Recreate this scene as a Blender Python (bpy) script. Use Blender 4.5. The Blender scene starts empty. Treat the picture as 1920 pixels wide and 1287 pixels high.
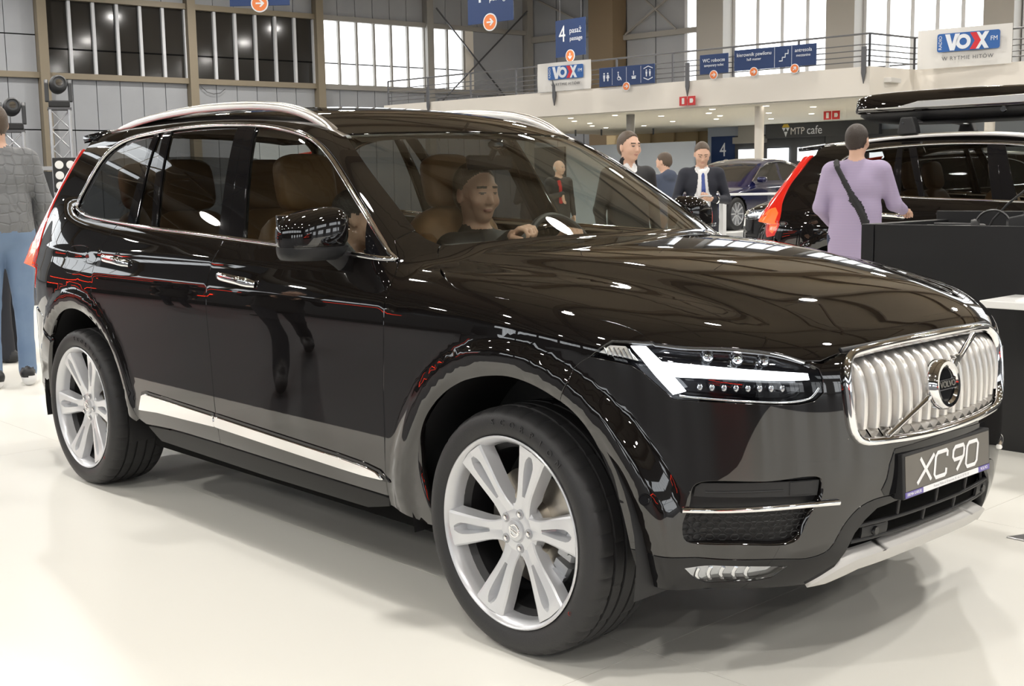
import bpy, bmesh, math, random
import numpy as np
from mathutils import Vector, Matrix
from mathutils.geometry import delaunay_2d_cdt
random.seed(7); np.random.seed(7)
SC=bpy.context.scene; COL=SC.collection
# ---------------------------------------------------------------- camera
CAM_POS=(2.5407,-3.2642,1.3864); YAW,PITCH,ROLL=2.395634,-.131017,-.016570; FPX=2257.46
def cam_axes():
    cy,sy=math.cos(YAW),math.sin(YAW);cp,sp=math.cos(PITCH),math.sin(PITCH)
    f=Vector((cy*cp,sy*cp,sp));r=Vector((sy,-cy,0));u=r.cross(f);c,s=math.cos(ROLL),math.sin(ROLL)
    return c*r+s*u,-s*r+c*u,f
_r,_u,_f=cam_axes()
cd=bpy.data.cameras.new('camera');cam=bpy.data.objects.new('camera',cd);COL.objects.link(cam)
cam.matrix_world=Matrix(((_r.x,_u.x,-_f.x,CAM_POS[0]),(_r.y,_u.y,-_f.y,CAM_POS[1]),(_r.z,_u.z,-_f.z,CAM_POS[2]),(0,0,0,1)))
cd.sensor_fit='HORIZONTAL';cd.sensor_width=36;cd.lens=36*FPX/1920;cd.clip_start=.05;cd.clip_end=400
SC.camera=cam
# ---------------------------------------------------------------- world, exposure
W=bpy.data.worlds.new('World');SC.world=W;W.use_nodes=True
W.node_tree.nodes['Background'].inputs[0].default_value=(.9,.95,1,1);W.node_tree.nodes['Background'].inputs[1].default_value=WORLD_STRENGTH if 'WORLD_STRENGTH' in globals() else 1.0
SC.view_settings.view_transform='Standard';SC.view_settings.look='None';SC.view_settings.gamma=1;SC.view_settings.exposure=0.0
SC.view_settings.use_curve_mapping=False
# ---------------------------------------------------------------- materials
def mat(name,col=(.5,.5,.5),rough=.5,metal=0,coat=0,emit=None,es=0,noise=None,bump=None,spec=.5,cior=1.5):
    m=bpy.data.materials.new(name);m.use_nodes=True;nt=m.node_tree;b=nt.nodes['Principled BSDF']
    b.inputs['Base Color'].default_value=(*col,1);b.inputs['Roughness'].default_value=rough;b.inputs['Metallic'].default_value=metal
    b.inputs['Coat Weight'].default_value=coat;b.inputs['Coat Roughness'].default_value=.015;b.inputs['Coat IOR'].default_value=cior;b.inputs['Specular IOR Level'].default_value=spec
    if emit: b.inputs['Emission Color'].default_value=(*emit,1);b.inputs['Emission Strength'].default_value=es
    tc=None
    if noise or bump:
        tc=nt.nodes.new('ShaderNodeTexCoord')
    if noise:
        n=nt.nodes.new('ShaderNodeTexNoise');n.inputs['Scale'].default_value=noise[0];n.inputs['Detail'].default_value=4
        r=nt.nodes.new('ShaderNodeMix');r.data_type='RGBA'
        c2=noise[1];r.inputs[6].default_value=(*col,1);r.inputs[7].default_value=(*c2,1)
        nt.links.new(tc.outputs['Object'],n.inputs['Vector']);nt.links.new(n.outputs['Fac'],r.inputs[0]);nt.links.new(r.outputs[2],b.inputs['Base Color'])
    if bump:
        kind,sc,st=bump
        n=nt.nodes.new({'noise':'ShaderNodeTexNoise','wave':'ShaderNodeTexWave','voronoi':'ShaderNodeTexVoronoi'}[kind]);n.inputs['Scale'].default_value=sc
        bp=nt.nodes.new('ShaderNodeBump');bp.inputs['Strength'].default_value=st;bp.inputs['Distance'].default_value=.01
        nt.links.new(tc.outputs['Object'],n.inputs['Vector']);nt.links.new(n.outputs[0],bp.inputs['Height']);nt.links.new(bp.outputs[0],b.inputs['Normal'])
    return m
def glass_mat(name,tint=(.6,.65,.62),ior=1.5,rough=0.0,gl=1.0):
    m=bpy.data.materials.new(name);m.use_nodes=True;nt=m.node_tree;nt.nodes.clear()
    o=nt.nodes.new('ShaderNodeOutputMaterial');mx=nt.nodes.new('ShaderNodeMixShader');t=nt.nodes.new('ShaderNodeBsdfTransparent');g=nt.nodes.new('ShaderNodeBsdfGlossy');f=nt.nodes.new('ShaderNodeFresnel')
    t.inputs[0].default_value=(*tint,1);g.inputs[0].default_value=(gl,gl,gl,1);g.inputs['Roughness'].default_value=rough;f.inputs[0].default_value=ior
    ge=nt.nodes.new('ShaderNodeNewGeometry');iv=nt.nodes.new('ShaderNodeMix');iv.data_type='FLOAT';iv.inputs[2].default_value=ior;iv.inputs[3].default_value=1/ior
    nt.links.new(ge.outputs['Backfacing'],iv.inputs[0]);nt.links.new(iv.outputs[0],f.inputs[0])
    nt.links.new(f.outputs[0],mx.inputs[0]);nt.links.new(t.outputs[0],mx.inputs[1]);nt.links.new(g.outputs[0],mx.inputs[2]);nt.links.new(mx.outputs[0],o.inputs[0])
    return m
M={}
M['paint']=mat('black car paint',(.0060,.0050,.0048),.3,0,1.0,spec=0.0,cior=1.78)
M['gloss_black']=mat('gloss black plastic',(.006,.006,.007),.3,0,.9,spec=0.0)
M['black_plastic']=mat('matte black plastic',(.012,.012,.013),.5)
M['sill_black']=mat('black sill plastic',(.008,.008,.008),.35,spec=.12)
M['dark']=mat('dark cavity',(.004,.004,.004),.9,spec=.1)
M['chrome']=mat('chrome',(.86,.86,.87),.06,1)
M['satin']=mat('satin silver trim',(.66,.64,.61),.28,1)
M['skid']=mat('matte silver skid plate',(.60,.59,.57),.5,.25)
M['slat']=mat('grille silver',(.80,.78,.75),.30,.75)
M['rim']=mat('silver alloy paint',(.62,.63,.65),.30,.45,.5)
M['rimface']=mat('machined alloy face',(.66,.67,.69),.33,.35,.5)
M['brake']=mat('brake disc steel',(.60,.56,.50),.35,1)
M['caliper']=mat('brake caliper grey',(.45,.46,.48),.4,.8)
M['rubber']=mat('tyre rubber',(.018,.018,.019),.55,bump=('noise',180,.08))
M['rubber_text']=mat('tyre lettering rubber',(.035,.035,.037),.45)
M['ws']=glass_mat('windscreen glass',(.90,.93,.88),1.6)
M['sideglass']=glass_mat('side window glass',(.70,.74,.70),1.5)
M['privacy']=glass_mat('privacy glass',(.30,.31,.31),1.5)
M['lens']=glass_mat('clear lamp lens',(.93,.94,.95),1.45)
M['drl']=mat('daytime running light',(.9,.92,.95),.3,emit=(.92,.96,1),es=5)
M['lamp_in']=mat('lamp inner chrome',(.55,.56,.58),.12,1)
M['blink']=mat('indicator reflector',(.80,.78,.72),.2,.6)
M['tail']=mat('tail lamp red',(.55,.012,.006),.12,0,1,emit=(1,.05,.015),es=.12)
M['tail_lit']=mat('lit tail lamp orange red',(.8,.08,.01),.2,0,1,emit=(1,.11,.015),es=1.0)
M['leather']=mat('amber tan leather',(.30,.165,.07),.45,noise=(40,(.26,.14,.06)))
M['cabin_dark']=mat('charcoal cabin trim',(.022,.021,.02),.6)
M['cabin_light']=mat('blond headliner',(.42,.38,.31),.8)
M['plate_face']=mat('number plate grey face',(.13,.12,.105),.35)
M['white_print']=mat('white print',(.85,.85,.86),.5)
M['blue_strip']=mat('violet blue strip',(.16,.13,.40),.5)
M['red_dot']=mat('red paint dot',(.6,.03,.01),.5)
# ---------------------------------------------------------------- object helpers
def link(o,parent=None):
    COL.objects.link(o)
    if parent is not None: o.parent=parent
    return o
def mesh_obj(name,V,F,m,parent=None,smooth=True,normals=None,mats=None,mi=None,sharp=None):
    me=bpy.data.meshes.new(name);me.from_pydata([tuple(map(float,v)) for v in V],[],[tuple(int(i) for i in f) for f in F])
    for k in (mats or [m]): me.materials.append(k if not isinstance(k,str) else M[k])
    if smooth: me.polygons.foreach_set('use_smooth',[True]*len(me.polygons))
    if mi is not None: me.polygons.foreach_set('material_index',[int(i) for i in mi])
    me.update()
    if normals is not None: me.normals_split_custom_set_from_vertices([tuple(map(float,n)) for n in normals])
    elif smooth and sharp: me.set_sharp_from_angle(angle=math.radians(sharp))
    return link(bpy.data.objects.new(name,me),parent)
def G(m): return M[m] if isinstance(m,str) else m
def empty(name,loc=(0,0,0),rz=0,parent=None):
    o=bpy.data.objects.new(name,None);o.location=loc;o.rotation_euler=(0,0,rz);o.empty_display_size=.1;return link(o,parent)
def tag(o,label,cat,group=None,kind=None):
    o['label']=label;o['category']=cat
    if group:o['group']=group
    if kind:o['kind']=kind
    return o
def struct(o): o['kind']='structure';return o
class MB:
    """collects boxes, tubes, lathes, prisms into one mesh"""
    def __init__(s): s.V=[];s.F=[];s.I=[]
    def add(s,V,F,mi=0):
        b=len(s.V);s.V+=[tuple(map(float,v)) for v in V];s.F+=[tuple(int(i)+b for i in f) for f in F];s.I+=[mi]*len(F);return s
    def box(s,x0,x1,y0,y1,z0,z1,mi=0,R=None,t=(0,0,0)):
        V=[(x,y,z) for z in(z0,z1) for y in(y0,y1) for x in(x0,x1)]
        if R is not None: V=[tuple(R@Vector(v)+Vector(t)) for v in V]
        return s.add(V,[(0,2,3,1),(4,5,7,6),(0,1,5,4),(2,6,7,3),(0,4,6,2),(1,3,7,5)],mi)
    def bar(s,a,b,w,h=None,mi=0,up=(0,0,1)):
        a,b=Vector(a),Vector(b);h=h or w;d=(b-a).normalized();u=Vector(up)
        if abs(d.dot(u))>.98:u=Vector((1,0,0))
        r=d.cross(u).normalized();u=r.cross(d)
        V=[p+r*i*w/2+u*j*h/2 for p in(a,b) for i,j in((-1,-1),(1,-1),(1,1),(-1,1))]
        return s.add(V,[(0,1,2,3),(7,6,5,4),(0,4,5,1),(1,5,6,2),(2,6,7,3),(3,7,4,0)],mi)
    def tube(s,pts,r,n=8,mi=0,caps=True,closed=False,sq=(1,1),up=None):
        P=[Vector(p) for p in pts];k=len(P);rs=r if hasattr(r,'__len__') else [r]*k;V=[];F=[]
        u0=None
        for i in range(k):
            d=(P[(i+1)%k]-P[i-1]) if closed else (P[min(i+1,k-1)]-P[max(i-1,0)]);d.normalize()
            if up is not None: u0=Vector(up(i) if callable(up) else up)
            elif u0 is None: u0=Vector((0,0,1)) if abs(d.z)<.9 else Vector((1,0,0))
            u=(u0-d*u0.dot(d)).normalized();v=d.cross(u);u0=u
            for j in range(n):
                a=2*math.pi*j/n;V.append(P[i]+u*math.cos(a)*rs[i]*sq[0]+v*math.sin(a)*rs[i]*sq[1])
        for i in range(k if closed else k-1):
            for j in range(n): F.append((i*n+j,i*n+(j+1)%n,((i+1)%k)*n+(j+1)%n,((i+1)%k)*n+j))
        if caps and not closed: F.append(tuple(range(n))[::-1]);F.append(tuple((k-1)*n+j for j in range(n)))
        return s.add(V,F,mi)
    def lathe(s,prof,n=48,c=(0,0,0),axis='z',mi=0,closed=False):
        V=[];F=[];k=len(prof)
        for j in range(n):
            a=2*math.pi*j/n;ca,sa=math.cos(a),math.sin(a)
            for r,h in prof:
                p={'z':(r*ca,r*sa,h),'y':(r*ca,h,r*sa),'x':(h,r*ca,r*sa)}[axis];V.append((p[0]+c[0],p[1]+c[1],p[2]+c[2]))
        for j in range(n):
            for i in range(k if closed else k-1): F.append((j*k+i,j*k+(i+1)%k,((j+1)%n)*k+(i+1)%k,((j+1)%n)*k+i))
        return s.add(V,F,mi)
    def prism(s,poly,z0,z1,mi=0,R=None,t=(0,0,0)):
        n=len(poly);V=[(x,y,z0) for x,y in poly]+[(x,y,z1) for x,y in poly]
        if R is not None: V=[tuple(R@Vector(v)+Vector(t)) for v in V]
        F=[tuple(range(n))[::-1],tuple(range(n,2*n))]+[(i,(i+1)%n,n+(i+1)%n,n+i) for i in range(n)]
        return s.add(V,F,mi)
    def ball(s,c,r,n=12,mi=0):
        rx,ry,rz=r if hasattr(r,'__len__') else (r,r,r);V=[];F=[];m=n//2
        for i in range(m+1):
            t=math.pi*i/m
            for j in range(n):
                a=2*math.pi*j/n;V.append((c[0]+rx*math.sin(t)*math.cos(a),c[1]+ry*math.sin(t)*math.sin(a),c[2]+rz*math.cos(t)))
        for i in range(m):
            for j in range(n): F.append((i*n+j,(i+1)*n+j,(i+1)*n+(j+1)%n,i*n+(j+1)%n))
        return s.add(V,F,mi)
    def build(s,name,m,parent=None,smooth=False,sharp=35,bevel=0,loc=None):
        ms=m if isinstance(m,(list,tuple)) else [m]
        o=mesh_obj(name,s.V,s.F,None,parent,smooth,mats=[G(k) for k in ms],mi=s.I,sharp=sharp)
        bm=bmesh.new();bm.from_mesh(o.data)
        bmesh.ops.remove_doubles(bm,verts=bm.verts,dist=1e-6);bmesh.ops.recalc_face_normals(bm,faces=bm.faces)
        if bevel: bmesh.ops.bevel(bm,geom=[e for e in bm.edges if len(e.link_faces)==2 and e.calc_face_angle(0)>.5],offset=bevel,segments=2,profile=.5,affect='EDGES',clamp_overlap=True)
        bm.to_mesh(o.data);bm.free()
        if smooth:
            o.data.polygons.foreach_set('use_smooth',[True]*len(o.data.polygons));o.data.set_sharp_from_angle(angle=math.radians(sharp))
        if loc is not None:o.location=loc
        return o
def copy_tree(o,parent=None):
    c=o.copy();COL.objects.link(c);c.parent=parent
    for ch in list(o.children): copy_tree(ch,c)
    return c
def text_mesh(txt,size,m,name,parent=None,extrude=.001,align='CENTER',shear=0,xs=1.0,M4=None,spacing=1.0):
    cu=bpy.data.curves.new('t','FONT');cu.body=txt;cu.size=size;cu.extrude=extrude;cu.align_x=align;cu.align_y='CENTER';cu.shear=shear;cu.resolution_u=3;cu.space_character=spacing
    t=bpy.data.objects.new('t',cu);COL.objects.link(t)
    dg=bpy.context.evaluated_depsgraph_get();me=bpy.data.meshes.new_from_object(t.evaluated_get(dg));bpy.data.objects.remove(t)
    me.name=name;me.materials.clear();me.materials.append(G(m));me.transform(Matrix.Diagonal((xs,1,1,1)))
    if M4 is not None: me.transform(M4)
    return link(bpy.data.objects.new(name,me),parent)
def basis(origin,xdir,ydir):
    x=Vector(xdir).normalized();y=Vector(ydir);y=(y-x*y.dot(x)).normalized();z=x.cross(y)
    return Matrix(((x.x,y.x,z.x,origin[0]),(x.y,y.y,z.y,origin[1]),(x.z,y.z,z.z,origin[2]),(0,0,0,1)))
LAMP_W=128;SOFFIT_W=70
# ---------------------------------------------------------------- the exhibition hall
PHI=math.radians(5.8)
HM=Matrix.Translation((CAM_POS[0],CAM_POS[1],0))@Matrix.Rotation(PHI,4,'Z')
_d=Vector((4,20)).normalized();W1M=HM@Matrix.Translation((-38,20,0))@Matrix.Rotation(math.atan2(_d.y,_d.x),4,'Z')
def hl(o,Mx=None): o.matrix_world=(Mx or HM);return o
M['floor_white']=mat('white show floor',(.80,.785,.73),.32,coat=0,spec=.35,noise=(.35,(.785,.77,.71)))
M['floor_hall']=mat('grey hall floor',(.055,.056,.06),.45,noise=(2,(.04,.04,.045)))
M['floor_bounce']=mat('pale bounce floor',(.50,.49,.46),.4)
M['wall_panel']=mat('pale grey wall panel',(.36,.37,.39),.55,noise=(1.2,(.31,.32,.335)))
M['steel_beige']=mat('beige painted steel',(.235,.195,.135),.5)
M['steel_grey']=mat('grey painted steel',(.30,.285,.26),.5)
M['dark_pane']=mat('dark window pane',(.030,.028,.025),.08,spec=.4)
M['sky_pane']=mat('daylit window pane',(.9,.93,.96),.4,emit=(.93,.97,1.0),es=2.6)
M['mullion']=mat('pale window mullion',(.62,.63,.65),.5)
M['slab']=mat('cream plaster',(.78,.73,.65),.7)
M['soffit']=mat('warm white soffit',(.74,.70,.60),.7)
M['beige_wall']=mat('beige drape wall',(.55,.43,.25),.8,noise=(3,(.48,.37,.21)))
M['bluegrey']=mat('blue grey partition',(.36,.40,.46),.6)
M['rail']=mat('grey steel rail',(.12,.12,.125),.4,.6)
M['sign_blue']=mat('sign blue',(.010,.035,.125),.5)
M['sign_white']=mat('sign white lettering',(.75,.78,.82),.6)
M['sign_orange']=mat('sign orange',(.80,.22,.06),.5)
M['vox_blue']=mat('banner blue',(.02,.11,.36),.5);M['vox_red']=mat('banner red',(.62,.02,.03),.5)
M['banner']=mat('white banner cloth',(.72,.70,.66),.7)
M['anthracite']=mat('anthracite panel',(.045,.047,.05),.5)
M['fire_red']=mat('fire sign red',(.55,.03,.03),.5)
M['ceil']=mat('brown beige roof sheeting',(.36,.295,.205),.65,bump=('wave',3,.3))
M['ceil_beam']=mat('brown roof beam',(.20,.145,.085),.6)
M['lamp_on']=mat('lamp glow',(1,1,1),.3,emit=(1,.97,.92),es=60)
M['spot_on']=mat('downlight glow',(1,1,1),.3,emit=(1,.95,.85),es=5)
M['alu']=mat('aluminium truss',(.62,.62,.63),.3,.9)
M['cloth_black']=mat('black panel laminate',(.012,.012,.013),.38)
M['white_lam']=mat('white laminate',(.82,.82,.80),.3)
def slab_box(name,x0,x1,y0,y1,z0,z1,m,Mx=HM,kind='structure',parent=None,bevel=0):
    b=MB();b.box(x0,x1,y0,y1,z0,z1);o=b.build(name,m,parent,bevel=bevel)
    if parent is None: hl(o,Mx);o['kind']=kind
    return o
# floors: pale booth platform flush on the darker hall floor
fl=slab_box('floor',-60,26,-26,60,-.2,-.012,'floor_hall')
pf=empty('floor_booth');pf['kind']='structure'
_xs=[.277+4.2*k for k in range(-3,3)];_ys=[-2.42]+[-.645+2.0*k for k in range(0,7)]
for i in range(len(_xs)-1):
    for j in range(len(_ys)-1):
        b=MB();b.box(_xs[i]+.0010,_xs[i+1]-.0010,_ys[j]+.0010,_ys[j+1]-.0010,-.012,0);b.build('floor_panel','floor_white',pf)
fu=slab_box('floor_bounce_zone',-34,20,24,39.9,-.012,0,'floor_bounce')  # unseen pale floor zone, added to bounce light up onto the soffit
# ceiling
ce=slab_box('ceiling',-60,26,-26,60,11.0,11.2,'ceil')
for i in range(12):
    p=-38+i*5.1;b=MB();b.box(p-.16,p+.16,-26,60,10.2,10.9);b.build('roof_beam','ceil_beam',ce)
for i in range(12):
    q=-24+i*6.6;b=MB();b.box(-60,26,q-.07,q+.07,10.75,11.0);b.build('purlin','ceil_beam',ce)
for i in range(10):
    p=-34+i*5.1
    for j in range(3):
        q=-6+j*10.2;b=MB();b.bar((p-2.55,q,10.4),(p+2.55,q+5.1,10.4),.07);b.bar((p+2.55,q,10.4),(p-2.55,q+5.1,10.4),.07);b.build('cross_brace','ceil_beam',ce)
# hanging lamps
def lamp():
    t=empty('ceiling_lamp')
    b=MB();b.lathe([(.30,0),(.26,.12),(.14,.26),(.10,.42),(0,.44)],24);b.build('lamp_shade','steel_grey',t,True)
    b=MB();b.lathe([(0,-.005),(.26,-.005),(.28,.02)],24);b.build('lamp_glow','lamp_on',t)
    b=MB();b.tube([(0,0,.42),(0,0,2.1)],.012,6);b.build('lamp_rod','rail',t)
    return t
LAMPS=[(-34+i*7.2+(.9 if (i*7+j)%2 else -.7),-12+j*7.2) for i in range(7) for j in range(7) if not (i==0 and j==6)]
L0=lamp()
for i,(p,q) in enumerate(LAMPS):
    o=L0 if i==0 else copy_tree(L0);o.matrix_world=HM@Matrix.Translation((p,q,8.6))
    tag(o,'round ceiling lamp glinting as a bright spot on the black car','ceiling lamp','hanging hall lamps')
    ld=bpy.data.lights.new('lamp_light','AREA');ld.shape='DISK';ld.size=.5;ld.energy=LAMP_W;ld.color=(1,.965,.91)
    lo=bpy.data.objects.new('lamp_light',ld);COL.objects.link(lo);lo.parent=o;lo.location=(0,0,-.03)
# ---- wall with the long window band (left in the photograph); local x runs along the wall, -y faces the hall
wl=empty('wall_left');hl(wl,W1M);wl['kind']='structure'
def w1box(name,s0,s1,y0,y1,z0,z1,m,parent=wl):
    b=MB();b.box(s0,s1,y0,y1,z0,z1);return b.build(name,m,parent)
w1box('wall_backing',-60,20.6,.25,.4,0,11,'steel_grey')
def w1panels(s0,s1,z0,z1,n):
    w=(s1-s0)/n
    for i in range(n): w1box('wall_panel',s0+i*w+.012,s0+(i+1)*w-.012,.08,.2,z0,z1,'wall_panel')
BAY=5.07;cols=[-5.0,.08,5.17,10.2,15.14,20.2]
for c in cols: w1box('column',c-.15,c+.15,-.25,.25,0,11,'steel_beige' if c<11 else 'steel_grey')
for i in range(5):
    a,b=cols[i]+.15,cols[i+1]-.15
    w1box('sill_beam',a,b,-.10,.2,5.08,5.27,'steel_beige' if i<3 else 'steel_grey');w1box('head_beam',a,b,-.10,.2,7.63,7.82,'steel_beige' if i<3 else 'steel_grey')
    w1panels(a,b,3.44,5.08,6 if i else 5);w1panels(a,b,0,3.40,6 if i else 5);w1panels(a,b,7.82,10.9,6)
    w1box('wall_joint',a,b,.1,.25,3.40,3.44,'dark')
    if i==0:
        w1panels(a,b,5.27,6.45,5);w1panels(a,b,6.49,7.63,5);w1box('wall_joint',a,b,.1,.25,6.45,6.49,'dark')
wn=0
for i,(m,k) in enumerate([('dark_pane',6),('dark_pane',6),('sky_pane',6),('sky_pane',5)]):
    a,b=cols[i+1]+.15,cols[i+2]-.15;wn+=1
    wi=empty('window_%d'%wn);hl(wi,W1M);wi['kind']='structure'
    if i==3: b=a+1.62;k=2;w1box('wall_panel',b+.05,b+.45,-.05,.2,5.27,7.63,'slab');w1box('wall_panel',b+.46,20.0,.05,.2,5.27,7.63,'wall_panel')
    w=(b-a)/k
    for j in range(k):
        w1box('pane',a+j*w+.05,a+(j+1)*w-.05,.10,.13,5.27,6.04,m,wi);w1box('pane',a+j*w+.05,a+(j+1)*w-.05,.10,.13,6.09,7.63,m,wi)
    for j in range(k+1): w1box('mullion',a+j*w-(.05 if i<2 else .04),a+j*w+(.05 if i<2 else .04),-.02,.16,5.27,7.63,'mullion' if i<2 else 'steel_grey',wi)
    w1box('transom',a,b,.09,.15,6.04,6.09,'rail' if i>1 else 'dark',wi)
# the same wall further left, outside the frame: daylit bays that the car sides mirror
for i in range(9):
    a=-10.1-i*5.07;w1box('column',a-.15,a+.15,-.25,.25,0,11,'steel_beige');w1box('wall_panel',a+.15,a+4.92,.08,.2,0,5.2,'wall_panel');w1box('wall_panel',a+.15,a+4.92,.08,.2,7.7,10.9,'wall_panel')
    wn+=1;wi=empty('window_%d'%wn);hl(wi,W1M);wi['kind']='structure'
    for j in range(5): w1box('pane',a+.2+j*.95,a+1.08+j*.95,.10,.13,5.27,6.04,'sky_pane',wi);w1box('pane',a+.2+j*.95,a+1.08+j*.95,.10,.13,6.09,7.63,'sky_pane',wi)
wn+=1;wi=empty('window_%d'%wn);hl(wi);wi['kind']='structure'
for i in range(4):
    for j in range(5):
        b=MB();b.box(-36+i*1.9,-34.25+i*1.9,-2.5+j*1.6,-1.0+j*1.6,10.90,10.97);b.build('pane','sky_pane',wi)
# x braces in the last bay
b=MB();b.bar((15.4,-.3,8.4),(20.0,-.3,3.8),.05);b.bar((15.4,-.3,4.6),(20.0,-.3,8.6),.05);b.build('cross_brace','rail',wl)
b=MB();b.tube([(5.5,-.02,5.0),(5.7,-.03,4.82),(5.95,-.03,4.76),(6.2,-.03,4.80),(6.4,-.02,4.95)],.012,6);b.build('hanging_cable','rail',wl,True)
# ---- back wall with tall windows above the mezzanine
QB=39.9
wb=empty('wall_back');hl(wb);wb['kind']='structure'
def hb(name,p0,p1,q0,q1,z0,z1,m,parent=wb):
    b=MB();b.box(p0,p1,q0,q1,z0,z1);return b.build(name,m,parent)
hb('wall_backing',-36,26,QB+.3,QB+.5,0,11,'wall_panel')
for a,b_ in ((-34.0,-32.6),(-32.55,-31.2),(-31.15,-30.3),(-28.95,-27.6),(-27.55,-26.1)): hb('wall_panel',a,b_,QB+.1,QB+.3,0,11,'wall_panel')
hb('column',-30.2,-29.0,QB-.8,QB+.1,0,11,'ceil_beam');hb('column',-25.2,-24.05,QB-.7,QB+.2,0,11,'steel_grey');hb('column',-19.95,-18.9,QB-.7,QB+.2,0,11,'steel_grey');hb('column',-14.55,-13.6,QB-.7,QB+.2,0,11,'steel_grey')
hb('beam',-34,-30.2,QB-.1,QB+.1,7.3,7.55,'steel_grey');hb('beam',-29,-25.2,QB-.1,QB+.1,7.0,7.2,'steel_grey')
b=MB();b.bar((-33.8,QB-.05,9.2),(-30.3,QB-.05,7.5),.07);b.bar((-28.9,QB-.1,7.2),(-25.3,QB-.1,9.3),.07);b.bar((-28.9,QB-.1,9.3),(-26.5,QB-.1,7.2),.06);b.build('cross_brace','steel_grey',wb)
for (a,b_,k) in ((-26.1,-25.3,1),(-24.0,-20.0,4),(-18.85,-14.6,5),(-13.5,-8.6,5),(-7.6,-2.7,5)):
    wn+=1;wi=empty('window_%d'%wn);hl(wi);wi['kind']='structure';w=(b_-a)/k
    for j in range(k):
        hb('pane',a+j*w+.05,a+(j+1)*w-.05,QB+.1,QB+.14,3.9,5.15,'sky_pane',wi);hb('pane',a+j*w+.05,a+(j+1)*w-.05,QB+.1,QB+.14,5.2,9.6,'sky_pane',wi)
    for j in range(k+1): hb('mullion',a+j*w-.065,a+j*w+.065,QB-.02,QB+.16,3.9,9.6,'mullion',wi)
    hb('transom',a,b_,QB+.06,QB+.16,5.15,5.2,'rail',wi)
hb('column',-8.55,-7.65,QB-.7,QB+.2,0,11,'steel_grey')
# ---- remaining walls, behind the photographer
wr=empty('wall_right');hl(wr);wr['kind']='structure'
hb('wall_backing',25,25.2,-26,40,0,11,'wall_panel',wr)
wf=empty('wall_front');hl(wf);wf['kind']='structure'
hb('wall_backing',-60,26,-25.2,-25,0,11,'anthracite',wf)
for i in range(9):
    a=-38+i*6.2;wn+=1;wi=empty('window_%d'%wn);hl(wi);wi['kind']='structure'
    for j in range(5): hb('pane',a+j*1.1+.05,a+(j+1)*1.1-.05,-24.98,-24.9,5.2,7.6,'sky_pane',wi)
for i in range(5):
    q=-20+i*9;wn+=1;wi=empty('window_%d'%wn);hl(wi);wi['kind']='structure'
    for j in range(5): hb('pane',24.9,24.98,q+j*1.3+.05,q+(j+1)*1.3-.05,5.2,7.6,'sky_pane',wi)
# glazed entrances at floor level behind the photographer
for i in range(7):
    q=-16+i*5.2;wn+=1;wi=empty('window_%d'%wn);hl(wi);wi['kind']='structure'
    for j in range(3):
        hb('pane',24.9,24.98,q+j*1.1+.06,q+(j+1)*1.1-.06,.2,2.1,'sky_pane',wi);hb('pane',24.9,24.98,q+j*1.1+.06,q+(j+1)*1.1-.06,2.2,2.9,'sky_pane',wi)
for i in range(5):
    p=-6+i*6.0;wn+=1;wi=empty('window_%d'%wn);hl(wi);wi['kind']='structure'
    for j in range(3): hb('pane',p+j*1.1+.06,p+(j+1)*1.1-.06,-24.98,-24.9,.3,2.8,'sky_pane',wi)
# ---- mezzanine
ME=[(-26.5,24.5),(-11.44,24.5),(-11.15,26.1),(26,26.1),(26,QB),(-26.5,QB)]
mz=MB();mz.prism(ME,3.13,3.74);mo=mz.build('mezzanine_slab','slab');hl(mo);mo['kind']='structure'
so=MB();so.prism([(-26.45,24.56),(-11.5,24.56),(-11.2,26.16),(25,26.16),(25,QB-.1),(-26.45,QB-.1)],3.10,3.13);so.build('soffit','soffit',mo)
for k,(p,q) in enumerate([(-24.5+1.45*i+(.5 if j%2 else 0),25.3+1.35*j) for i in range(12) for j in range(5)]):
    if k%7==3 or k%3==1: continue
    b=MB();b.lathe([(0,-.006),(.06,-.006),(.075,0)],12,(p,q,3.098));b.build('downlight','spot_on',mo)
for i in range(6):
    ld=bpy.data.lights.new('soffit_light','AREA');ld.shape='DISK';ld.size=1.0;ld.energy=SOFFIT_W;ld.color=(1,.93,.80);o=bpy.data.objects.new('soffit_light',ld);COL.objects.link(o);o.parent=mo;o.location=(-24+2.8*i,26.6+(i%2)*1.6,3.05)
for p,m in ((-18.25,'steel_grey'),(-14.55,'slab'),(-9.8,'slab')):
    b=MB();b.tube([(p,25.35 if p<-11 else 27,0),(p,25.35 if p<-11 else 27,3.1)],.11,16);o=b.build('column_round',m,None,True);hl(o);o['kind']='structure'
b=MB()
for p,q in ((-24.6,24.44),(-20.0,24.44),(-15.95,24.44),(-11.55,24.44)):
    b.prism([(-.05,.35),(.05,.35),(.05,-.18),(.0,-.42),(-.05,-.2)],-.02,.02,R=Matrix.Rotation(math.pi/2,3,'X'),t=(p,q,3.8))
bk=b.build('rail_bracket','rail',mo)
b=MB();b.box(-11.38,-11.18,25.0,25.5,3.42,3.52,R=Matrix.Rotation(0,3,'Z'));b.build('emergency_light','banner',mo,bevel=.01)
def railing(name,pts,label,zs=(3.86,3.97,4.09,4.21,4.43),step=1.5,z0=3.74):
    r=empty(name);hl(r)
    for z in zs:
        b=MB();b.tube([(p,q,z) for p,q in pts],.022 if z==zs[-1] else .013,6);b.build('rail_bar','rail',r,True)
    for (a,c) in zip(pts[:-1],pts[1:]):
        L=math.dist(a,c);n=max(1,int(L/step))
        for i in range(n+1):
            t=i/n;p,q=a[0]+(c[0]-a[0])*t,a[1]+(c[1]-a[1])*t;b=MB();b.box(p-.02,p+.02,q-.02,q+.02,z0,zs[-1]);b.build('rail_post','rail',r)
    return tag(r,label,'railing')
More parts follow.
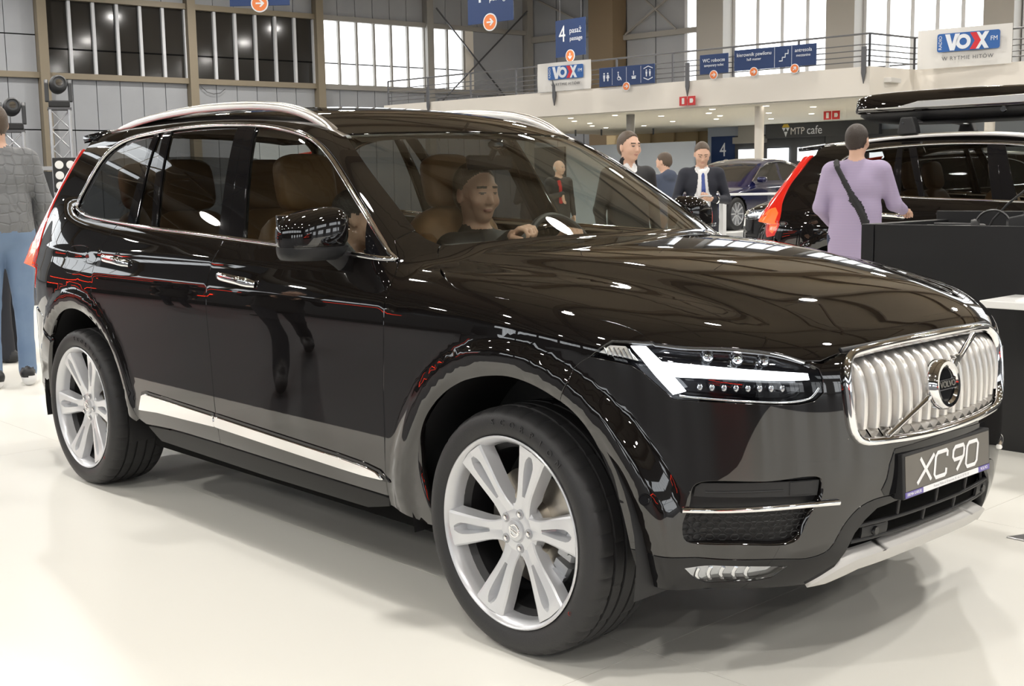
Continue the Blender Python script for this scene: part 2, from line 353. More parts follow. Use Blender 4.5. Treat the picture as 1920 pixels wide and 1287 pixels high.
railing('railing',[(-26.4,24.6),(-11.5,24.6),(-11.2,26.2),(6,26.2)],'grey steel bar railing along the cream mezzanine edge')
railing('stair_railing',[(-29.2,29.5),(-26.5,29.5),(-22.5,32.5)],'grey steel bar railing of the stairs behind the mezzanine',(3.2,3.4,3.6,3.8,4.0,4.3),.8,2.9)
# ---- things under the mezzanine
wu=empty('wall_under_mezzanine');hl(wu);wu['kind']='structure'
hb('wall_backing',-27,-20.6,36.0,36.2,0,3.1,'beige_wall',wu)
for i in range(6): hb('drape_fold',-26.5+i*1.0,-26.0+i*1.0,35.92,36.0,0,3.1,'beige_wall',wu)
hb('wall_backing',-21.4,8,34.0,34.2,0,3.1,'bluegrey',wu)
hb('vent_duct',-20.1,-19.5,33.7,34,2.75,3.1,'steel_grey',wu);hb('lintel',-20.3,-19.15,33.7,34,2.55,2.75,'steel_grey',wu)
pt=MB();pt.box(-25.2,-20.25,31.4,31.5,0,2.60);o=pt.build('partition_panel','bluegrey',bevel=.01);hl(o);tag(o,'plain blue grey partition wall behind the man in black','partition')
pt=MB();pt.box(-26.6,-25.3,31.4,31.5,0,2.60);o=pt.build('partition_panel','anthracite',bevel=.01);hl(o);tag(o,'dark end panel of the blue grey partition','partition')
# glazed doors
for n,(p0,p1) in enumerate(((-20.3,-17.2),(-15.9,-14.6))):
    d=empty('door_%d'%(n+1));hl(d);d['kind']='structure'
    hb('door_frame',p0,p1,33.86,33.98,0,2.8,'anthracite',d);k=3 if n==0 else 1;w=(p1-p0)/k
    for j in range(k):
        hb('pane',p0+j*w+.16,p0+(j+1)*w-.16,33.80,33.85,1.96,2.36,'sky_pane',d);hb('pane',p0+j*w+.2,p0+(j+1)*w-.2,33.80,33.85,.25,1.78,'sky_pane',d)
hb('wall_panel',-17.1,-16.0,33.7,33.98,0,2.7,'anthracite',wu)
hb('wall_panel',-15.0,-13.9,33.5,33.7,0,2.5,'wall_panel',wu)
# ---------------------------------------------------------------- signs (flat boards with lettering); local x = reading direction
def board(name,Mx,w,h,m,label,cat='sign',t=.03,group=None):
    s=empty(name);s.matrix_world=Mx;b=MB();b.box(-w/2,w/2,-h/2,h/2,-t,0);b.build('sign_board',m,s,bevel=.004);return tag(s,label,cat,group)
def arrow(s,x,y,r,ang,out='sign_white'):
    b=MB();b.lathe([(0,.012),(r,.012),(r,0)],32,(x,y,0));b.build('arrow_rim',out,s)
    b=MB();b.lathe([(0,.016),(r*.86,.016),(r*.86,.01)],32,(x,y,0));b.build('arrow_disc','sign_orange',s)
    b=MB();R_=Matrix.Rotation(math.radians(ang),3,'Z');k=r
    b.prism([(-.45*k,-.09*k),(.2*k,-.09*k),(-.05*k,-.36*k),(.14*k,-.42*k),(.56*k,0),(.14*k,.42*k),(-.05*k,.36*k),(.2*k,.09*k),(-.45*k,.09*k)],.016,.02,R=R_,t=(x,y,0));b.build('arrow_mark','sign_white',s)
def txt(s,t,size,x,y,m='sign_white',al='CENTER',xs=1.0,sh=0,z=.003,sp=1.0,ex=.002): return text_mesh(t,size,m,'sign_lettering',s,ex,al,sh,xs,Matrix.Translation((x,y,z)),sp)
def facing(p,q,z,yaw=0): # board in hall coords, facing -q (toward the photographer), reading direction +p
    return HM@Matrix.Translation((p,q,z))@Matrix.Rotation(math.radians(yaw),4,'Z')@Matrix.Rotation(math.pi/2,4,'X')
QS=24.42
s=board('direction_sign',facing(-15.22,QS,4.07,2),.74,.44,'sign_blue','small blue sign with two short lines and arrow on railing')
txt(s,'WC robocze',.115,0,.08,xs=.95);txt(s,'temporary toilet',.085,0,-.03,xs=.9);arrow(s,.0,-.25,.105,0)
s=board('direction_sign',facing(-13.66,QS,4.09,2),2.0,.46,'sign_blue','long blue railing sign with a staircase symbol and two arrows')
txt(s,'kierownik pawilonu',.115,-.50,.11,xs=.95);txt(s,'hall master',.085,-.50,0,xs=.95);arrow(s,-.5,-.28,.105,0)
txt(s,'antresola',.115,.70,.11,xs=.95);txt(s,'mezzanine',.085,.70,0,xs=.95);arrow(s,.5,-.28,.105,45)
b=MB();b.box(.005,.012,-.22,.22,.0,.004);b.box(.42,.427,-.22,.22,0,.004)
for i in range(3): b.box(.12+i*.07,.20+i*.07,-.10+i*.075,-.08+i*.075,0,.004);b.box(.19+i*.07,.205+i*.07,-.10+i*.075,-.005+i*.075,0,.004)
b.build('stairs_symbol','sign_white',s)
s=board('toilet_sign',facing(-17.70,QS,3.98,2),1.62,.46,'sign_blue','blue railing sign with four white restroom symbols')
b=MB()
def icon_person(b,x,y,k,skirt=False):
    b.lathe([(0,.004),(.022*k,.004)],12,(x,y+.085*k,0));b.prism([(x-.03*k,y+.05*k),(x+.03*k,y+.05*k),(x+(.045 if skirt else .025)*k,y-.03*k),(x+.018*k,y-.03*k),(x+.015*k,y-.1*k),(x-.015*k,y-.1*k),(x-.018*k,y-.03*k),(x-(.045 if skirt else .025)*k,y-.03*k)],0,.004)
icon_person(b,-.66,.0,1);icon_person(b,-.55,.0,1,True)
b.lathe([(.035,.004),(.05,.004)],16,(-.22,-.05,0));b.lathe([(0,.004),(.02,.004)],10,(-.24,.09,0));b.bar((-.24,.06,.002),(-.23,-.03,.002),.02,.004);b.bar((-.23,-.03,.002),(-.17,-.04,.002),.02,.004);b.bar((-.17,-.04,.002),(-.15,-.1,.002),.018,.004)
b.box(.15,.28,-.04,-.02,0,.004);b.box(.16,.27,-.09,-.05,0,.004);b.box(.20,.22,0,.1,0,.004)
icon_person(b,.58,.02,.8);icon_person(b,.68,.02,.8)
b.prism([(.50,-.08),(.63,-.13),(.76,-.08),(.76,-.10),(.63,-.15),(.50,-.10)],0,.004);b.prism([(.50,.12),(.63,.17),(.76,.12),(.76,.14),(.63,.19),(.50,.14)],0,.004)
for x in (-.42,0,.42): b.box(x-.003,x+.003,-.2,.2,0,.004)
b.build('restroom_symbols','sign_white',s);arrow(s,.0,-.26,.105,0)
def passage(Mx,label,sc=1.0,ang=0):
    s=board('hanging_sign',Mx,1.12*sc,.98*sc,'sign_blue',label)
    txt(s,'4',.62*sc,-.30*sc,.10*sc,xs=.85);txt(s,'pasaż',.21*sc,.20*sc,.18*sc,xs=.95);txt(s,'passage',.165*sc,.22*sc,-.03*sc,xs=.95);arrow(s,0,-.48*sc,.17*sc,ang)
    b=MB();b.tube([(-.4*sc,.48*sc,-.015),(-.4*sc,4,-.015)],.008,6);b.tube([(.4*sc,.48*sc,-.015),(.4*sc,4,-.015)],.008,6);b.build('sign_wire','rail',s);return s
passage(facing(-20.7,26.0,5.28,-6),'blue sign with number 4 and a downward arrow above the mezzanine',1.0,-90)
passage(facing(-18.15,20.0,5.45,4),'blue number 4 sign with right arrow cut by the top edge',1.12,0)
s=board('hanging_sign',HM@Matrix.Translation((-24.2,18.42,6.23))@Matrix.Rotation(math.radians(40),4,'Z')@Matrix.Rotation(math.pi/2,4,'X'),1.45,.95,'sign_blue','blue hanging sign above the dark windows, only its orange arrow visible');txt(s,'4',.5,-.35,.1);txt(s,'pasaż',.2,.2,.18);txt(s,'passage',.15,.2,0);arrow(s,0,-.42,.21,0)
def vox(Mx,w,label):
    h=w*.42;s=empty('radio_banner');s.matrix_world=Mx
    V=[];F=[];nx,ny=14,6
    for j in range(ny+1):
        for i in range(nx+1):
            x=-w/2+w*i/nx;y=-h/2+h*j/ny;V.append((x,y,.018*math.sin(i*1.1+j*.6)*(1-j/ny*.6)))
    for j in range(ny):
        for i in range(nx): F.append((j*(nx+1)+i,j*(nx+1)+i+1,(j+1)*(nx+1)+i+1,(j+1)*(nx+1)+i))
    b=MB();b.add(V,F);b.build('banner_cloth','banner',s,True);tag(s,label,'banner')
    k=w/2.15;z=.045
    b=MB();r=.05*k;cx0,cx1,cy0,cy1=-.60*k,.82*k,-.09*k,.33*k
    pl=[(cx1-r+r*math.cos(a),cy1-r+r*math.sin(a)) for a in np.linspace(0,math.pi/2,5)]+[(cx0+r-r*math.sin(a),cy1-r+r*math.cos(a)) for a in np.linspace(0,math.pi/2,5)]+[(cx0+r-r*math.cos(a),cy0+r-r*math.sin(a)) for a in np.linspace(0,math.pi/2,5)]+[(cx1-r+r*math.sin(a),cy0+r-r*math.cos(a)) for a in np.linspace(0,math.pi/2,5)]
    b.prism(pl,z,z+.004);b.build('banner_logo_ground','vox_blue',s)
    def P(L,m,zz=.006,n='banner_logo_letter'):
        b=MB();b.prism([(x*k,y*k) for x,y in L],z+zz,z+zz+.003);b.build(n,m,s)
    P([(-.42,.31),(-.31,.31),(-.25,.08),(-.19,.31),(-.08,.31),(-.20,-.07),(-.30,-.07)],'sign_white')
    b=MB();b.lathe([(.085*k,z+.009),(.17*k,z+.009)],28,(0,.12*k,0));b.build('banner_logo_letter','sign_white',s)
    P([(.15,.31),(.29,.31),(.40,.12),(.29,-.07),(.15,-.07),(.26,.12)],'vox_red',.007)
    P([(.30,.31),(.36,.31),(.42,.22),(.48,.31),(.58,.31),(.47,.12),(.58,-.07),(.48,-.07),(.42,.03),(.36,-.07),(.29,-.07),(.40,.12)],'sign_white',.009)
    txt(s,'FM',.15*k,.69*k,.14*k,'sign_white',xs=.9,z=z+.006);
    t=text_mesh('RADIO',.105*k,'sign_white','sign_lettering',s,.001,M4=Matrix.Translation((-.525*k,.12*k,z+.006))@Matrix.Rotation(math.pi/2,4,'Z'))
    txt(s,'W RYTMIE HITÓW',.125*k,.1*k,-.25*k,'rail',xs=1.0,z=z,sp=1.15);return s
vox(facing(-19.66,QS,4.10,1),1.72,'white radio banner on the railing beside the restroom sign')
vox(HM@Matrix.Translation((-10.02,25.95,4.12))@Matrix.Rotation(math.radians(5),4,'Z')@Matrix.Rotation(math.pi/2,4,'X'),1.95,'larger white radio banner at the far right of the railing')
# cafe fascia
s=board('cafe_sign',facing(-17.25,33.66,2.88,0),3.7,.42,'anthracite','dark grey cafe fascia with a diamond logo and white lettering',t=.2)
txt(s,'MTP',.30,-1.0,-.03,'banner','LEFT',xs=.85);t=txt(s,'cafe',.36,-.45,-.02,'sign_white','LEFT',xs=.9)
b=MB();b.prism([(-1.28,.10),(-1.22,.2),(-1.08,.2),(-1.02,.10)],0,.006);b.build('logo_top',mat('logo yellow',(.65,.45,.05),.5),s)
b=MB();b.prism([(-1.28,.09),(-1.15,.09),(-1.215,-.02)],0,.006);b.prism([(-1.15,.09),(-1.02,.09),(-1.085,-.02)],0,.006);b.prism([(-1.21,-.03),(-1.09,-.03),(-1.15,-.19)],0,.006);b.build('logo_base','sign_white',s)
s=board('door_number_sign',facing(-20.82,33.985,2.33,0),.88,.96,'sign_blue','square blue sign with a white number 4 beside the doors');txt(s,'4',.62,0,.03,xs=.8);arrow(s,.12,-.40,.15,90)
for p,q,z,l in ((-15.93,24.4,3.27,'pair of small red fire signs on the mezzanine edge'),(-14.3,28.5,2.985,'pair of small red fire signs above the cafe fascia')):
    s=empty('fire_sign');s.matrix_world=facing(p,q,z);tag(s,l,'sign')
    for i in (-1,1):
        b=MB();b.box(i*.115-.105,i*.115+.105,-.105,.105,-.01,0);b.build('sign_board','fire_red',s)
        b=MB()
        if i<0:b.box(-.15,-.08,-.07,.07,0,.003)
        else:b.prism([(.07,-.05),(.15,-.05),(.17,0),(.15,.05),(.07,.05)],0,.003)
        b.build('sign_symbol','banner',s)
# ---------------------------------------------------------------- car body surfaces (implicit)
class Spline:
    """natural cubic spline, clamped linear outside"""
    def __init__(s,pts):
        P=np.array(sorted(pts),float);s.x=x=P[:,0];s.y=y=P[:,1];n=len(x);h=np.diff(x)
        A=np.zeros((n,n));b=np.zeros(n);A[0,0]=A[-1,-1]=1
        for i in range(1,n-1):
            A[i,i-1]=h[i-1];A[i,i]=2*(h[i-1]+h[i]);A[i,i+1]=h[i]
            b[i]=6*((y[i+1]-y[i])/h[i]-(y[i]-y[i-1])/h[i-1])
        s.m=np.linalg.solve(A,b);s.h=h
    def __call__(s,t):
        t=np.asarray(t,float);x,y,m,h=s.x,s.y,s.m,s.h
        i=np.clip(np.searchsorted(x,t)-1,0,len(x)-2)
        a=(x[i+1]-t)/h[i];b=(t-x[i])/h[i]
        inn=a*y[i]+b*y[i+1]+((a**3-a)*m[i]+(b**3-b)*m[i+1])*h[i]**2/6
        d0=(y[1]-y[0])/h[0]-h[0]*(2*m[0]+m[1])/6; d1=(y[-1]-y[-2])/h[-1]+h[-1]*(2*m[-1]+m[-2])/6
        inn=np.where(t<x[0],y[0]+d0*(t-x[0]),inn);return np.where(t>x[-1],y[-1]+d1*(t-x[-1]),inn)
def smax(a,b,k):
    h=np.maximum(k-np.abs(a-b),0)/k;return np.maximum(a,b)+h*h*k/4
def smin(a,b,k): return -smax(-a,-b,k)
def sstep(e0,e1,t):
    t=np.clip((t-e0)/(e1-e0),0,1);return t*t*t*(t*(6*t-15)+10)
S_prof=Spline([(.16,.80),(.24,.872),(.31,.908),(.37,.925),(.43,.934),(.49,.9375),(.56,.939),(.64,.9405),(.74,.944),(.84,.9495),(.91,.953),(.965,.951),(1.02,.941),(1.08,.924),(1.15,.904),(1.22,.88),(1.32,.84)])
S_xf=Spline([(.2,.74),(.28,.800),(.36,.836),(.46,.855),(.56,.866),(.66,.864),(.76,.858),(.84,.850),(.92,.832),(1.0,.79),(1.1,.70)])
S_xr=Spline([(.25,-4.0),(.4,-4.06),(.6,-4.075),(.8,-4.055),(.95,-4.01),(1.1,-3.96),(1.25,-3.90),(1.4,-3.82)])
S_hood=Spline([(.88,.88),(.82,.930),(.74,.970),(.62,1.018),(.45,1.070),(.2,1.126),(-.1,1.168),(-.4,1.190),(-.7,1.205),(-1.2,1.24)])
S_bumpF=Spline([(-.7,.010),(-.3,.014),(0,.016),(.2,.021),(.35,.031),(.48,.042),(.6,.044)])
S_bumpR=Spline([(-3.7,.020),(-3.3,.018),(-3.0,.016),(-2.7,.015),(-2.3,.010)])
XC_F,XC_R=-.10,-2.6
WBX,HUBZ=-2.984,.37
def flare(x,z):
    r=np.hypot(x,z-HUBZ);rr=np.hypot(x-WBX,z-HUBZ)
    w=lambda r:sstep(.592,.522,r)
    return w(r)*S_bumpF(x)+w(rr)*S_bumpR(x)-.016*(sstep(.514,.452,r)+sstep(.516,.454,rr))
def LOW(p):
    x,y,z=p[...,0],np.abs(p[...,1]),p[...,2]
    B=S_prof(z)+.006-.0028*((x+1.5)/1.5)**2+.0035*np.exp(-((z-1.108)/.015)**2)
    A=S_xf(z)-XC_F; AR=XC_R-S_xr(z)
    a=2.6
    tf=np.clip(x-XC_F,0,None)/A; tr=np.clip(XC_R-x,0,None)/AR
    q=((y/B)**a+tf**3.0+tr**5.0)**(1/a)
    f=(q-1)*.95-flare(x,z)
    # hood / deck
    zt=S_hood(x)-.048*(y/.75)**2.6-.03*np.clip(y-.70,0,None)
    # centre power dome ridge: raised field between two creases
    yr=.47+.20*sstep(.75,-.6,x)
    d=(y-yr)/.085
    zt=zt+.010*(1-sstep(-1.2,1.0,d))*sstep(.82,.5,x)-.006*np.exp(-((d-.9)/.9)**2)*sstep(.75,.3,x)
    return smax(f,(z-zt)*.96,.085)
S_gy=Spline([(1.05,.925),(1.12,.904),(1.19,.880),(1.3,.841),(1.42,.797),(1.54,.746),(1.64,.695),(1.72,.645)])
S_roof=Spline([(-1.0,1.60),(-1.2,1.648),(-1.5,1.700),(-1.9,1.738),(-2.3,1.752),(-2.7,1.750),(-3.1,1.735),(-3.5,1.705),(-3.8,1.675)])
S_gr=Spline([(1.0,-3.97),(1.12,-3.90),(1.25,-3.81),(1.4,-3.70),(1.55,-3.59),(1.65,-3.52),(1.75,-3.45)])
def windz(x,y):
    s=x+.38*y*y
    return 1.205+(-.39-s)*.537-.12*(s+.39)*(s+1.111)
def GRN(p):
    x,y,z=p[...,0],np.abs(p[...,1]),p[...,2]
    gy=S_gy(z)-.035*np.clip(-2.3-x,0,None)**1.5-.05*np.clip(x+1.0,0,None)**2
    side=(y-gy)*.93
    top=(z-(S_roof(x)-.10*y*y-.35*np.clip(y-.35,0,None)**3))
    ws=(z-windz(x,y))*.88
    xr=S_gr(z)+.16*y**2.5
    rear=(xr-x)*.9
    f=smax(top,ws,.05)
    f=smax(f,side,.07)
    return np.maximum(smax(f,rear,.10),1.02-z)
def BODY(p): return smin(LOW(p),GRN(p),.03)
def cast(f,o,d,t0,t1,n=44):
    """first outside->inside crossing along rays o+t*d ; nan if none"""
    o=np.asarray(o,float);d=np.asarray(d,float);N=len(o)
    ts=np.linspace(t0,t1,n);lo=np.full(N,np.nan);hi=lo.copy()
    act=np.arange(N);prev=f(o+d*ts[0])
    for i in range(1,n):
        if not len(act): break
        v=f(o[act]+d[act]*ts[i]);m=(prev>0)&(v<=0);k=act[m]
        lo[k]=ts[i-1];hi[k]=ts[i];act=act[~m];prev=v[~m]
    ok=~np.isnan(lo);oo,dd,a,b=o[ok],d[ok],lo[ok],hi[ok]
    for _ in range(17):
        mid=(a+b)/2;m=f(oo+dd*mid[:,None])>0;a=np.where(m,mid,a);b=np.where(m,b,mid)
    lo[ok]=(a+b)/2;return lo
def grad(f,P,e=.003):
    g=np.stack([f(P+e*np.eye(3)[i])-f(P-e*np.eye(3)[i]) for i in range(3)],-1)
    return g/np.maximum(np.linalg.norm(g,axis=-1,keepdims=True),1e-9)
# ---------------------------------------------------------------- trimmed surface panels
class Planar:
    def __init__(s,d,span=2.4):
        d=np.array(d,float);d/=np.linalg.norm(d);s.d=d
        a=np.cross(d,[0,0,1.]);
        if np.linalg.norm(a)<.1:a=np.array([0,1.,0])
        a/=np.linalg.norm(a);s.a=a;s.b=np.cross(a,d);s.c=np.array([-1.3,0,.8]);s.span=span
    def to2(s,P): P=np.asarray(P,float)-s.c;return np.stack([P@s.a,P@s.b],-1)
    def rays(s,uv): o=s.c+uv[:,:1]*s.a+uv[:,1:]*s.b-s.d*s.span;return o,np.repeat(s.d[None],len(uv),0),0.,2*s.span
class Cyl:
    """rays pointing at a vertical axis at x=cx"""
    def __init__(s,cx=-.2,sgn=1,R=.95): s.cx=cx;s.g=sgn;s.R=R
    def to2(s,P): P=np.asarray(P,float);return np.stack([np.arctan2(P[...,1],s.g*(P[...,0]-s.cx))*s.R,P[...,2]],-1)
    def rays(s,uv):
        th=uv[:,0]/s.R;d=np.stack([-s.g*np.cos(th),-np.sin(th),0*th],1);o=np.stack([s.cx+0*th,0*th,uv[:,1]],1)-d*2.2
        return o,d,0.,2.1
def cr(P,step=.02,closed=False):
    """Catmull-Rom resample"""
    P=np.asarray(P,float);n=len(P);out=[]
    for i in range(n if closed else n-1):
        if closed:a,b,c,d=P[i-1],P[i],P[(i+1)%n],P[(i+2)%n]
        else:
            b,c=P[i],P[i+1];a=P[i-1] if i>0 else 2*b-c;d=P[i+2] if i+2<n else 2*c-b
        L=np.linalg.norm(c-b);k=max(1,int(math.ceil(L/step)))
        la=max(np.linalg.norm(b-a),1e-6)**.5;lb=max(L,1e-6)**.5;lc=max(np.linalg.norm(d-c),1e-6)**.5
        m1=(c-b)+lb*((b-a)/la-(c-a)/(la+lb));m2=(c-b)+lb*((d-c)/lc-(d-b)/(lb+lc))
        for j in range(k):
            t=j/k;out.append((2*t**3-3*t**2+1)*b+(t**3-2*t**2+t)*m1+(-2*t**3+3*t**2)*c+(t**3-t**2)*m2)
    if not closed: out.append(P[-1])
    return np.array(out)
def dens(P,step):
    P=np.asarray(P,float);out=[]
    for i in range(len(P)):
        a,b=P[i],P[(i+1)%len(P)];k=max(1,int(round(np.linalg.norm(b-a)/step)))
        out+= [a+(b-a)*j/k for j in range(k)]
    return np.array(out)
def inpoly(P,poly):
    x,y=P[:,0][:,None],P[:,1][:,None];x0,y0=poly[:,0],poly[:,1];x1,y1=np.roll(x0,-1),np.roll(y0,-1)
    c=((y0>y)!=(y1>y))&(x<(x1-x0)*(y-y0)/np.where(y1==y0,1e-12,y1-y0)+x0)
    return c.sum(1)%2==1
def inset2(poly,g):
    p=np.asarray(poly);A=np.sum(p[:,0]*np.roll(p[:,1],-1)-np.roll(p[:,0],-1)*p[:,1])
    a=p-np.roll(p,1,0);b=np.roll(p,-1,0)-p
    na=np.stack([-a[:,1],a[:,0]],1);nb=np.stack([-b[:,1],b[:,0]],1)
    na/=np.maximum(np.linalg.norm(na,axis=1,keepdims=True),1e-9);nb/=np.maximum(np.linalg.norm(nb,axis=1,keepdims=True),1e-9)
    n=na+nb;L=np.maximum(np.linalg.norm(n,axis=1,keepdims=True),.35);n=n/L/np.maximum(L/2,.5)
    return p+n*g*(1 if A>0 else -1)
def clean2(poly,eps=.0015):
    out=[poly[0]]
    for p in poly[1:]:
        if np.linalg.norm(p-out[-1])>eps:out.append(p)
    if np.linalg.norm(out[0]-out[-1])<eps:out.pop()
    return np.array(out)
def panel_geo(frame,poly,f,off=0.,step=.03,gap=.0025,skirt=.02,holes=(),bstep=None,hskirt=None,to2=True):
    bstep=bstep or step*.7
    P2=clean2(frame.to2(poly) if to2 else np.asarray(poly,float))
    if gap: P2=inset2(P2,gap)
    H2=[]
    for h in holes:
        h2=clean2(frame.to2(h));H2.append(dens(h2,bstep))
    B=dens(P2,bstep);loops=[B]+H2
    lo,hi=B.min(0),B.max(0);nx=int((hi[0]-lo[0])/step)+2;ny=int((hi[1]-lo[1])/(step*.866))+2
    gx,gy=np.meshgrid(np.arange(nx),np.arange(ny));gx=gx+.5*(gy%2);I=np.stack([lo[0]+gx.ravel()*step,lo[1]+gy.ravel()*step*.866],1)
    I=I[inpoly(I,B)]
    for h in H2: I=I[~inpoly(I,h)]
    AB=np.concatenate(loops)
    if len(I):
        keep=np.ones(len(I),bool)
        for k in range(0,len(I),2000):
            keep[k:k+2000]=((I[k:k+2000,None]-AB[None])**2).sum(-1).min(1)>(.45*bstep)**2
        I=I[keep]
    E=[];b=0
    for L in loops:
        n=len(L);E+=[(b+i,b+(i+1)%n) for i in range(n)];b+=n
    VV=np.concatenate([AB,I]) if len(I) else AB
    vs,_,fs,*_=delaunay_2d_cdt([Vector(v) for v in VV],E,[],0,1e-7)
    uv=np.array([(v.x,v.y) for v in vs]);T=np.array([tuple(t) for t in fs if len(t)==3])
    cen=uv[T].mean(1);k=inpoly(cen,B)
    for h in H2:k&=~inpoly(cen,h)
    T=T[k]
    o,d,t0,t1=frame.rays(uv);ff=(lambda p:f(p)+off) if off else f
    t=cast(ff,o,d,t0,t1);bad=np.isnan(t)
    P=o+d*np.nan_to_num(t)[:,None]
    if bad.any(): T=T[~bad[T].any(1)]
    used=np.unique(T);mp=np.full(len(P),-1);mp[used]=np.arange(len(used));P=P[used];T=mp[T];d=d[used]
    N=grad(ff,P)
    # consistent winding
    n=np.cross(P[T[:,1]]-P[T[:,0]],P[T[:,2]]-P[T[:,0]]);fl=(n*N[T].mean(1)).sum(1)<0;T[fl]=T[fl][:,::-1]
    V=[P];NN=[N];F=[tuple(t) for t in T]
    if skirt:
        ed={}
        for t in T:
            for i in range(3):
                a,b=int(t[i]),int(t[(i+1)%3]);ed[(a,b)]=int(t[(i+2)%3])
        bd=[(a,b,c) for (a,b),c in ed.items() if (b,a) not in ed]
        out=np.zeros_like(P);bv=set()
        for a,b,c in bd:
            e=P[b]-P[a];q=np.cross(e,N[a]);nq=np.linalg.norm(q)
            if nq<1e-9: continue
            q/=nq
            if np.dot(q,P[c]-P[a])>0:q=-q
            out[a]+=q;out[b]+=q;bv|={a,b}
        bv=sorted(bv);ix={v:i for i,v in enumerate(bv)}
        o_=out[bv];o_/=np.maximum(np.linalg.norm(o_,axis=1,keepdims=True),1e-9);Nb=N[bv];Pb=P[bv]
        r1=Pb+o_*.0014-Nb*.0016;r2=Pb+o_*.0016-Nb*abs(skirt)
        n0=len(P);nb=len(bv);V+=[r1,r2];NN+=[(Nb+o_)/np.linalg.norm(Nb+o_,axis=1,keepdims=True),o_]
        for a,b,c in bd:
            if a not in ix or b not in ix: continue
            i,j=ix[a],ix[b];F+=[(b,a,n0+i,n0+j),(n0+j,n0+i,n0+nb+i,n0+nb+j)]
    return np.concatenate(V),F,np.concatenate(NN)
def panel(name,frame,poly,m,f=None,parent=None,**k):
    V,F,N=panel_geo(frame,poly,f or BODY,**k);return mesh_obj(name,V,F,G(m),parent,True,N)
def mirror_obj(o,parent):
    c=o.copy();COL.objects.link(c);c.parent=parent;c.scale=(1,-1,1)
    for ch in o.children: mirror_child(ch,c)
    return c
def mirror_child(ch,p): 
    c=ch.copy();COL.objects.link(c);c.parent=p
    for g in ch.children: mirror_child(g,c)
def surf(frame,P,f=None,off=0.):
    """snap points to surface along frame rays; returns pos,normal"""
    f=f or BODY;ff=lambda p:f(p)+off
    o,d,t0,t1=frame.rays(frame.to2(P));t=cast(ff,o,d,t0,t1);Q=o+d*t[:,None];return Q,grad(ff,Q)
def strip_geo(P,N,w,h,closed=False,n_arc=5,sink=.004):
    """rounded trim strip along P lying on a surface with normals N"""
    P=np.asarray(P);N=np.asarray(N);k=len(P);V=[];NO=[];F=[]
    ws=w if hasattr(w,'__len__') else [w]*k
    for i in range(k):
        d=P[(i+1)%k]-P[i-1] if closed else P[min(i+1,k-1)]-P[max(i-1,0)]
        s=np.cross(d,N[i]);s/=max(np.linalg.norm(s),1e-9);n=N[i]
        V.append(P[i]-s*ws[i]/2-n*sink)
        for j in range(n_arc):
            a=math.pi*(1-j/(n_arc-1));V.append(P[i]+s*math.cos(a)*ws[i]/2+n*(.35*h+.65*h*math.sin(a)))
        V.append(P[i]+s*ws[i]/2-n*sink)
    m=n_arc+2
    for i in range(k if closed else k-1):
        for j in range(m-1): F.append((i*m+j,((i+1)%k)*m+j,((i+1)%k)*m+j+1,i*m+j+1))
    if not closed: F.append(tuple(range(m)));F.append(tuple((k-1)*m+j for j in range(m))[::-1])
    return V,F
def strip(name,frame,pts,w,h,m,parent,f=None,off=0,closed=False,step=.02,sm=True):
    P=cr(pts,step,closed) if sm else np.asarray(pts,float)
    Q,N=surf(frame,P,f,off);ok=~np.isnan(Q[:,0]);Q,N=Q[ok],N[ok]
    V,F=strip_geo(Q,N,w,h,closed);mb=MB();mb.add(V,F);return mb.build(name,m,parent,True,50)
# ---------------------------------------------------------------- the large car: body
def xz(L,y=-.9): return [(x,y,z) for x,z in L]
def arc(cx,cz,r,a0,a1,n=24,y=-.95): return [(cx+r*math.cos(math.radians(a0+(a1-a0)*i/(n-1))),y,cz+r*math.sin(math.radians(a0+(a1-a0)*i/(n-1)))) for i in range(n)]
def mir(L): return [(x,-y,z) for x,y,z in L][::-1]
def smooth3(L,step=.025): return [tuple(p) for p in cr(L,step)]
DLO=[(-3.184,-.844,1.289),(-3.109,-.859,1.269),(-3.009,-.868,1.257),(-2.908,-.872,1.249),(-2.671,-.875,1.235),(-2.319,-.879,1.217),(-1.988,-.879,1.204),(-1.681,-.882,1.191),(-1.288,-.887,1.174),(-.851,-.885,1.156),(-.61,-.868,1.143),(-.592,-.866,1.148),(-.637,-.857,1.174),(-.75,-.831,1.252),(-.873,-.80,1.335),(-1.008,-.764,1.423),(-1.136,-.73,1.50),(-1.228,-.711,1.546),(-1.325,-.697,1.583),(-1.444,-.691,1.61),(-1.618,-.681,1.635),(-1.809,-.674,1.652),(-2.106,-.669,1.664),(-2.332,-.672,1.664),(-2.575,-.675,1.656),(-2.817,-.679,1.641),(-2.96,-.692,1.616),(-3.06,-.704,1.577),(-3.125,-.728,1.519),(-3.17,-.756,1.451),(-3.21,-.779,1.383),(-3.235,-.812,1.335),(-3.228,-.83,1.303)]
WIND=[(-1.242,-.606,1.585),(-1.161,-.631,1.545),(-1.03,-.669,1.471),(-.915,-.696,1.403),(-.789,-.719,1.326),(-.657,-.742,1.24),(-.60,-.735,1.21)]
HOODL=[(-.561,-.711,1.192),(-.551,-.731,1.179),(-.518,-.760,1.155),(-.425,-.826,1.124),(-.328,-.885,1.098),(-.255,-.908,1.078),(-.17,-.914,1.068),(-.061,-.912,1.061),(.064,-.907,1.05),(.191,-.894,1.036),(.278,-.878,1.024),(.358,-.858,1.008),(.412,-.847,.994),(.476,-.840,.967)]
LAMPTOP=[(.476,-.84,.966),(.546,-.792,.959),(.636,-.697,.951),(.705,-.604,.932),(.747,-.548,.909)]
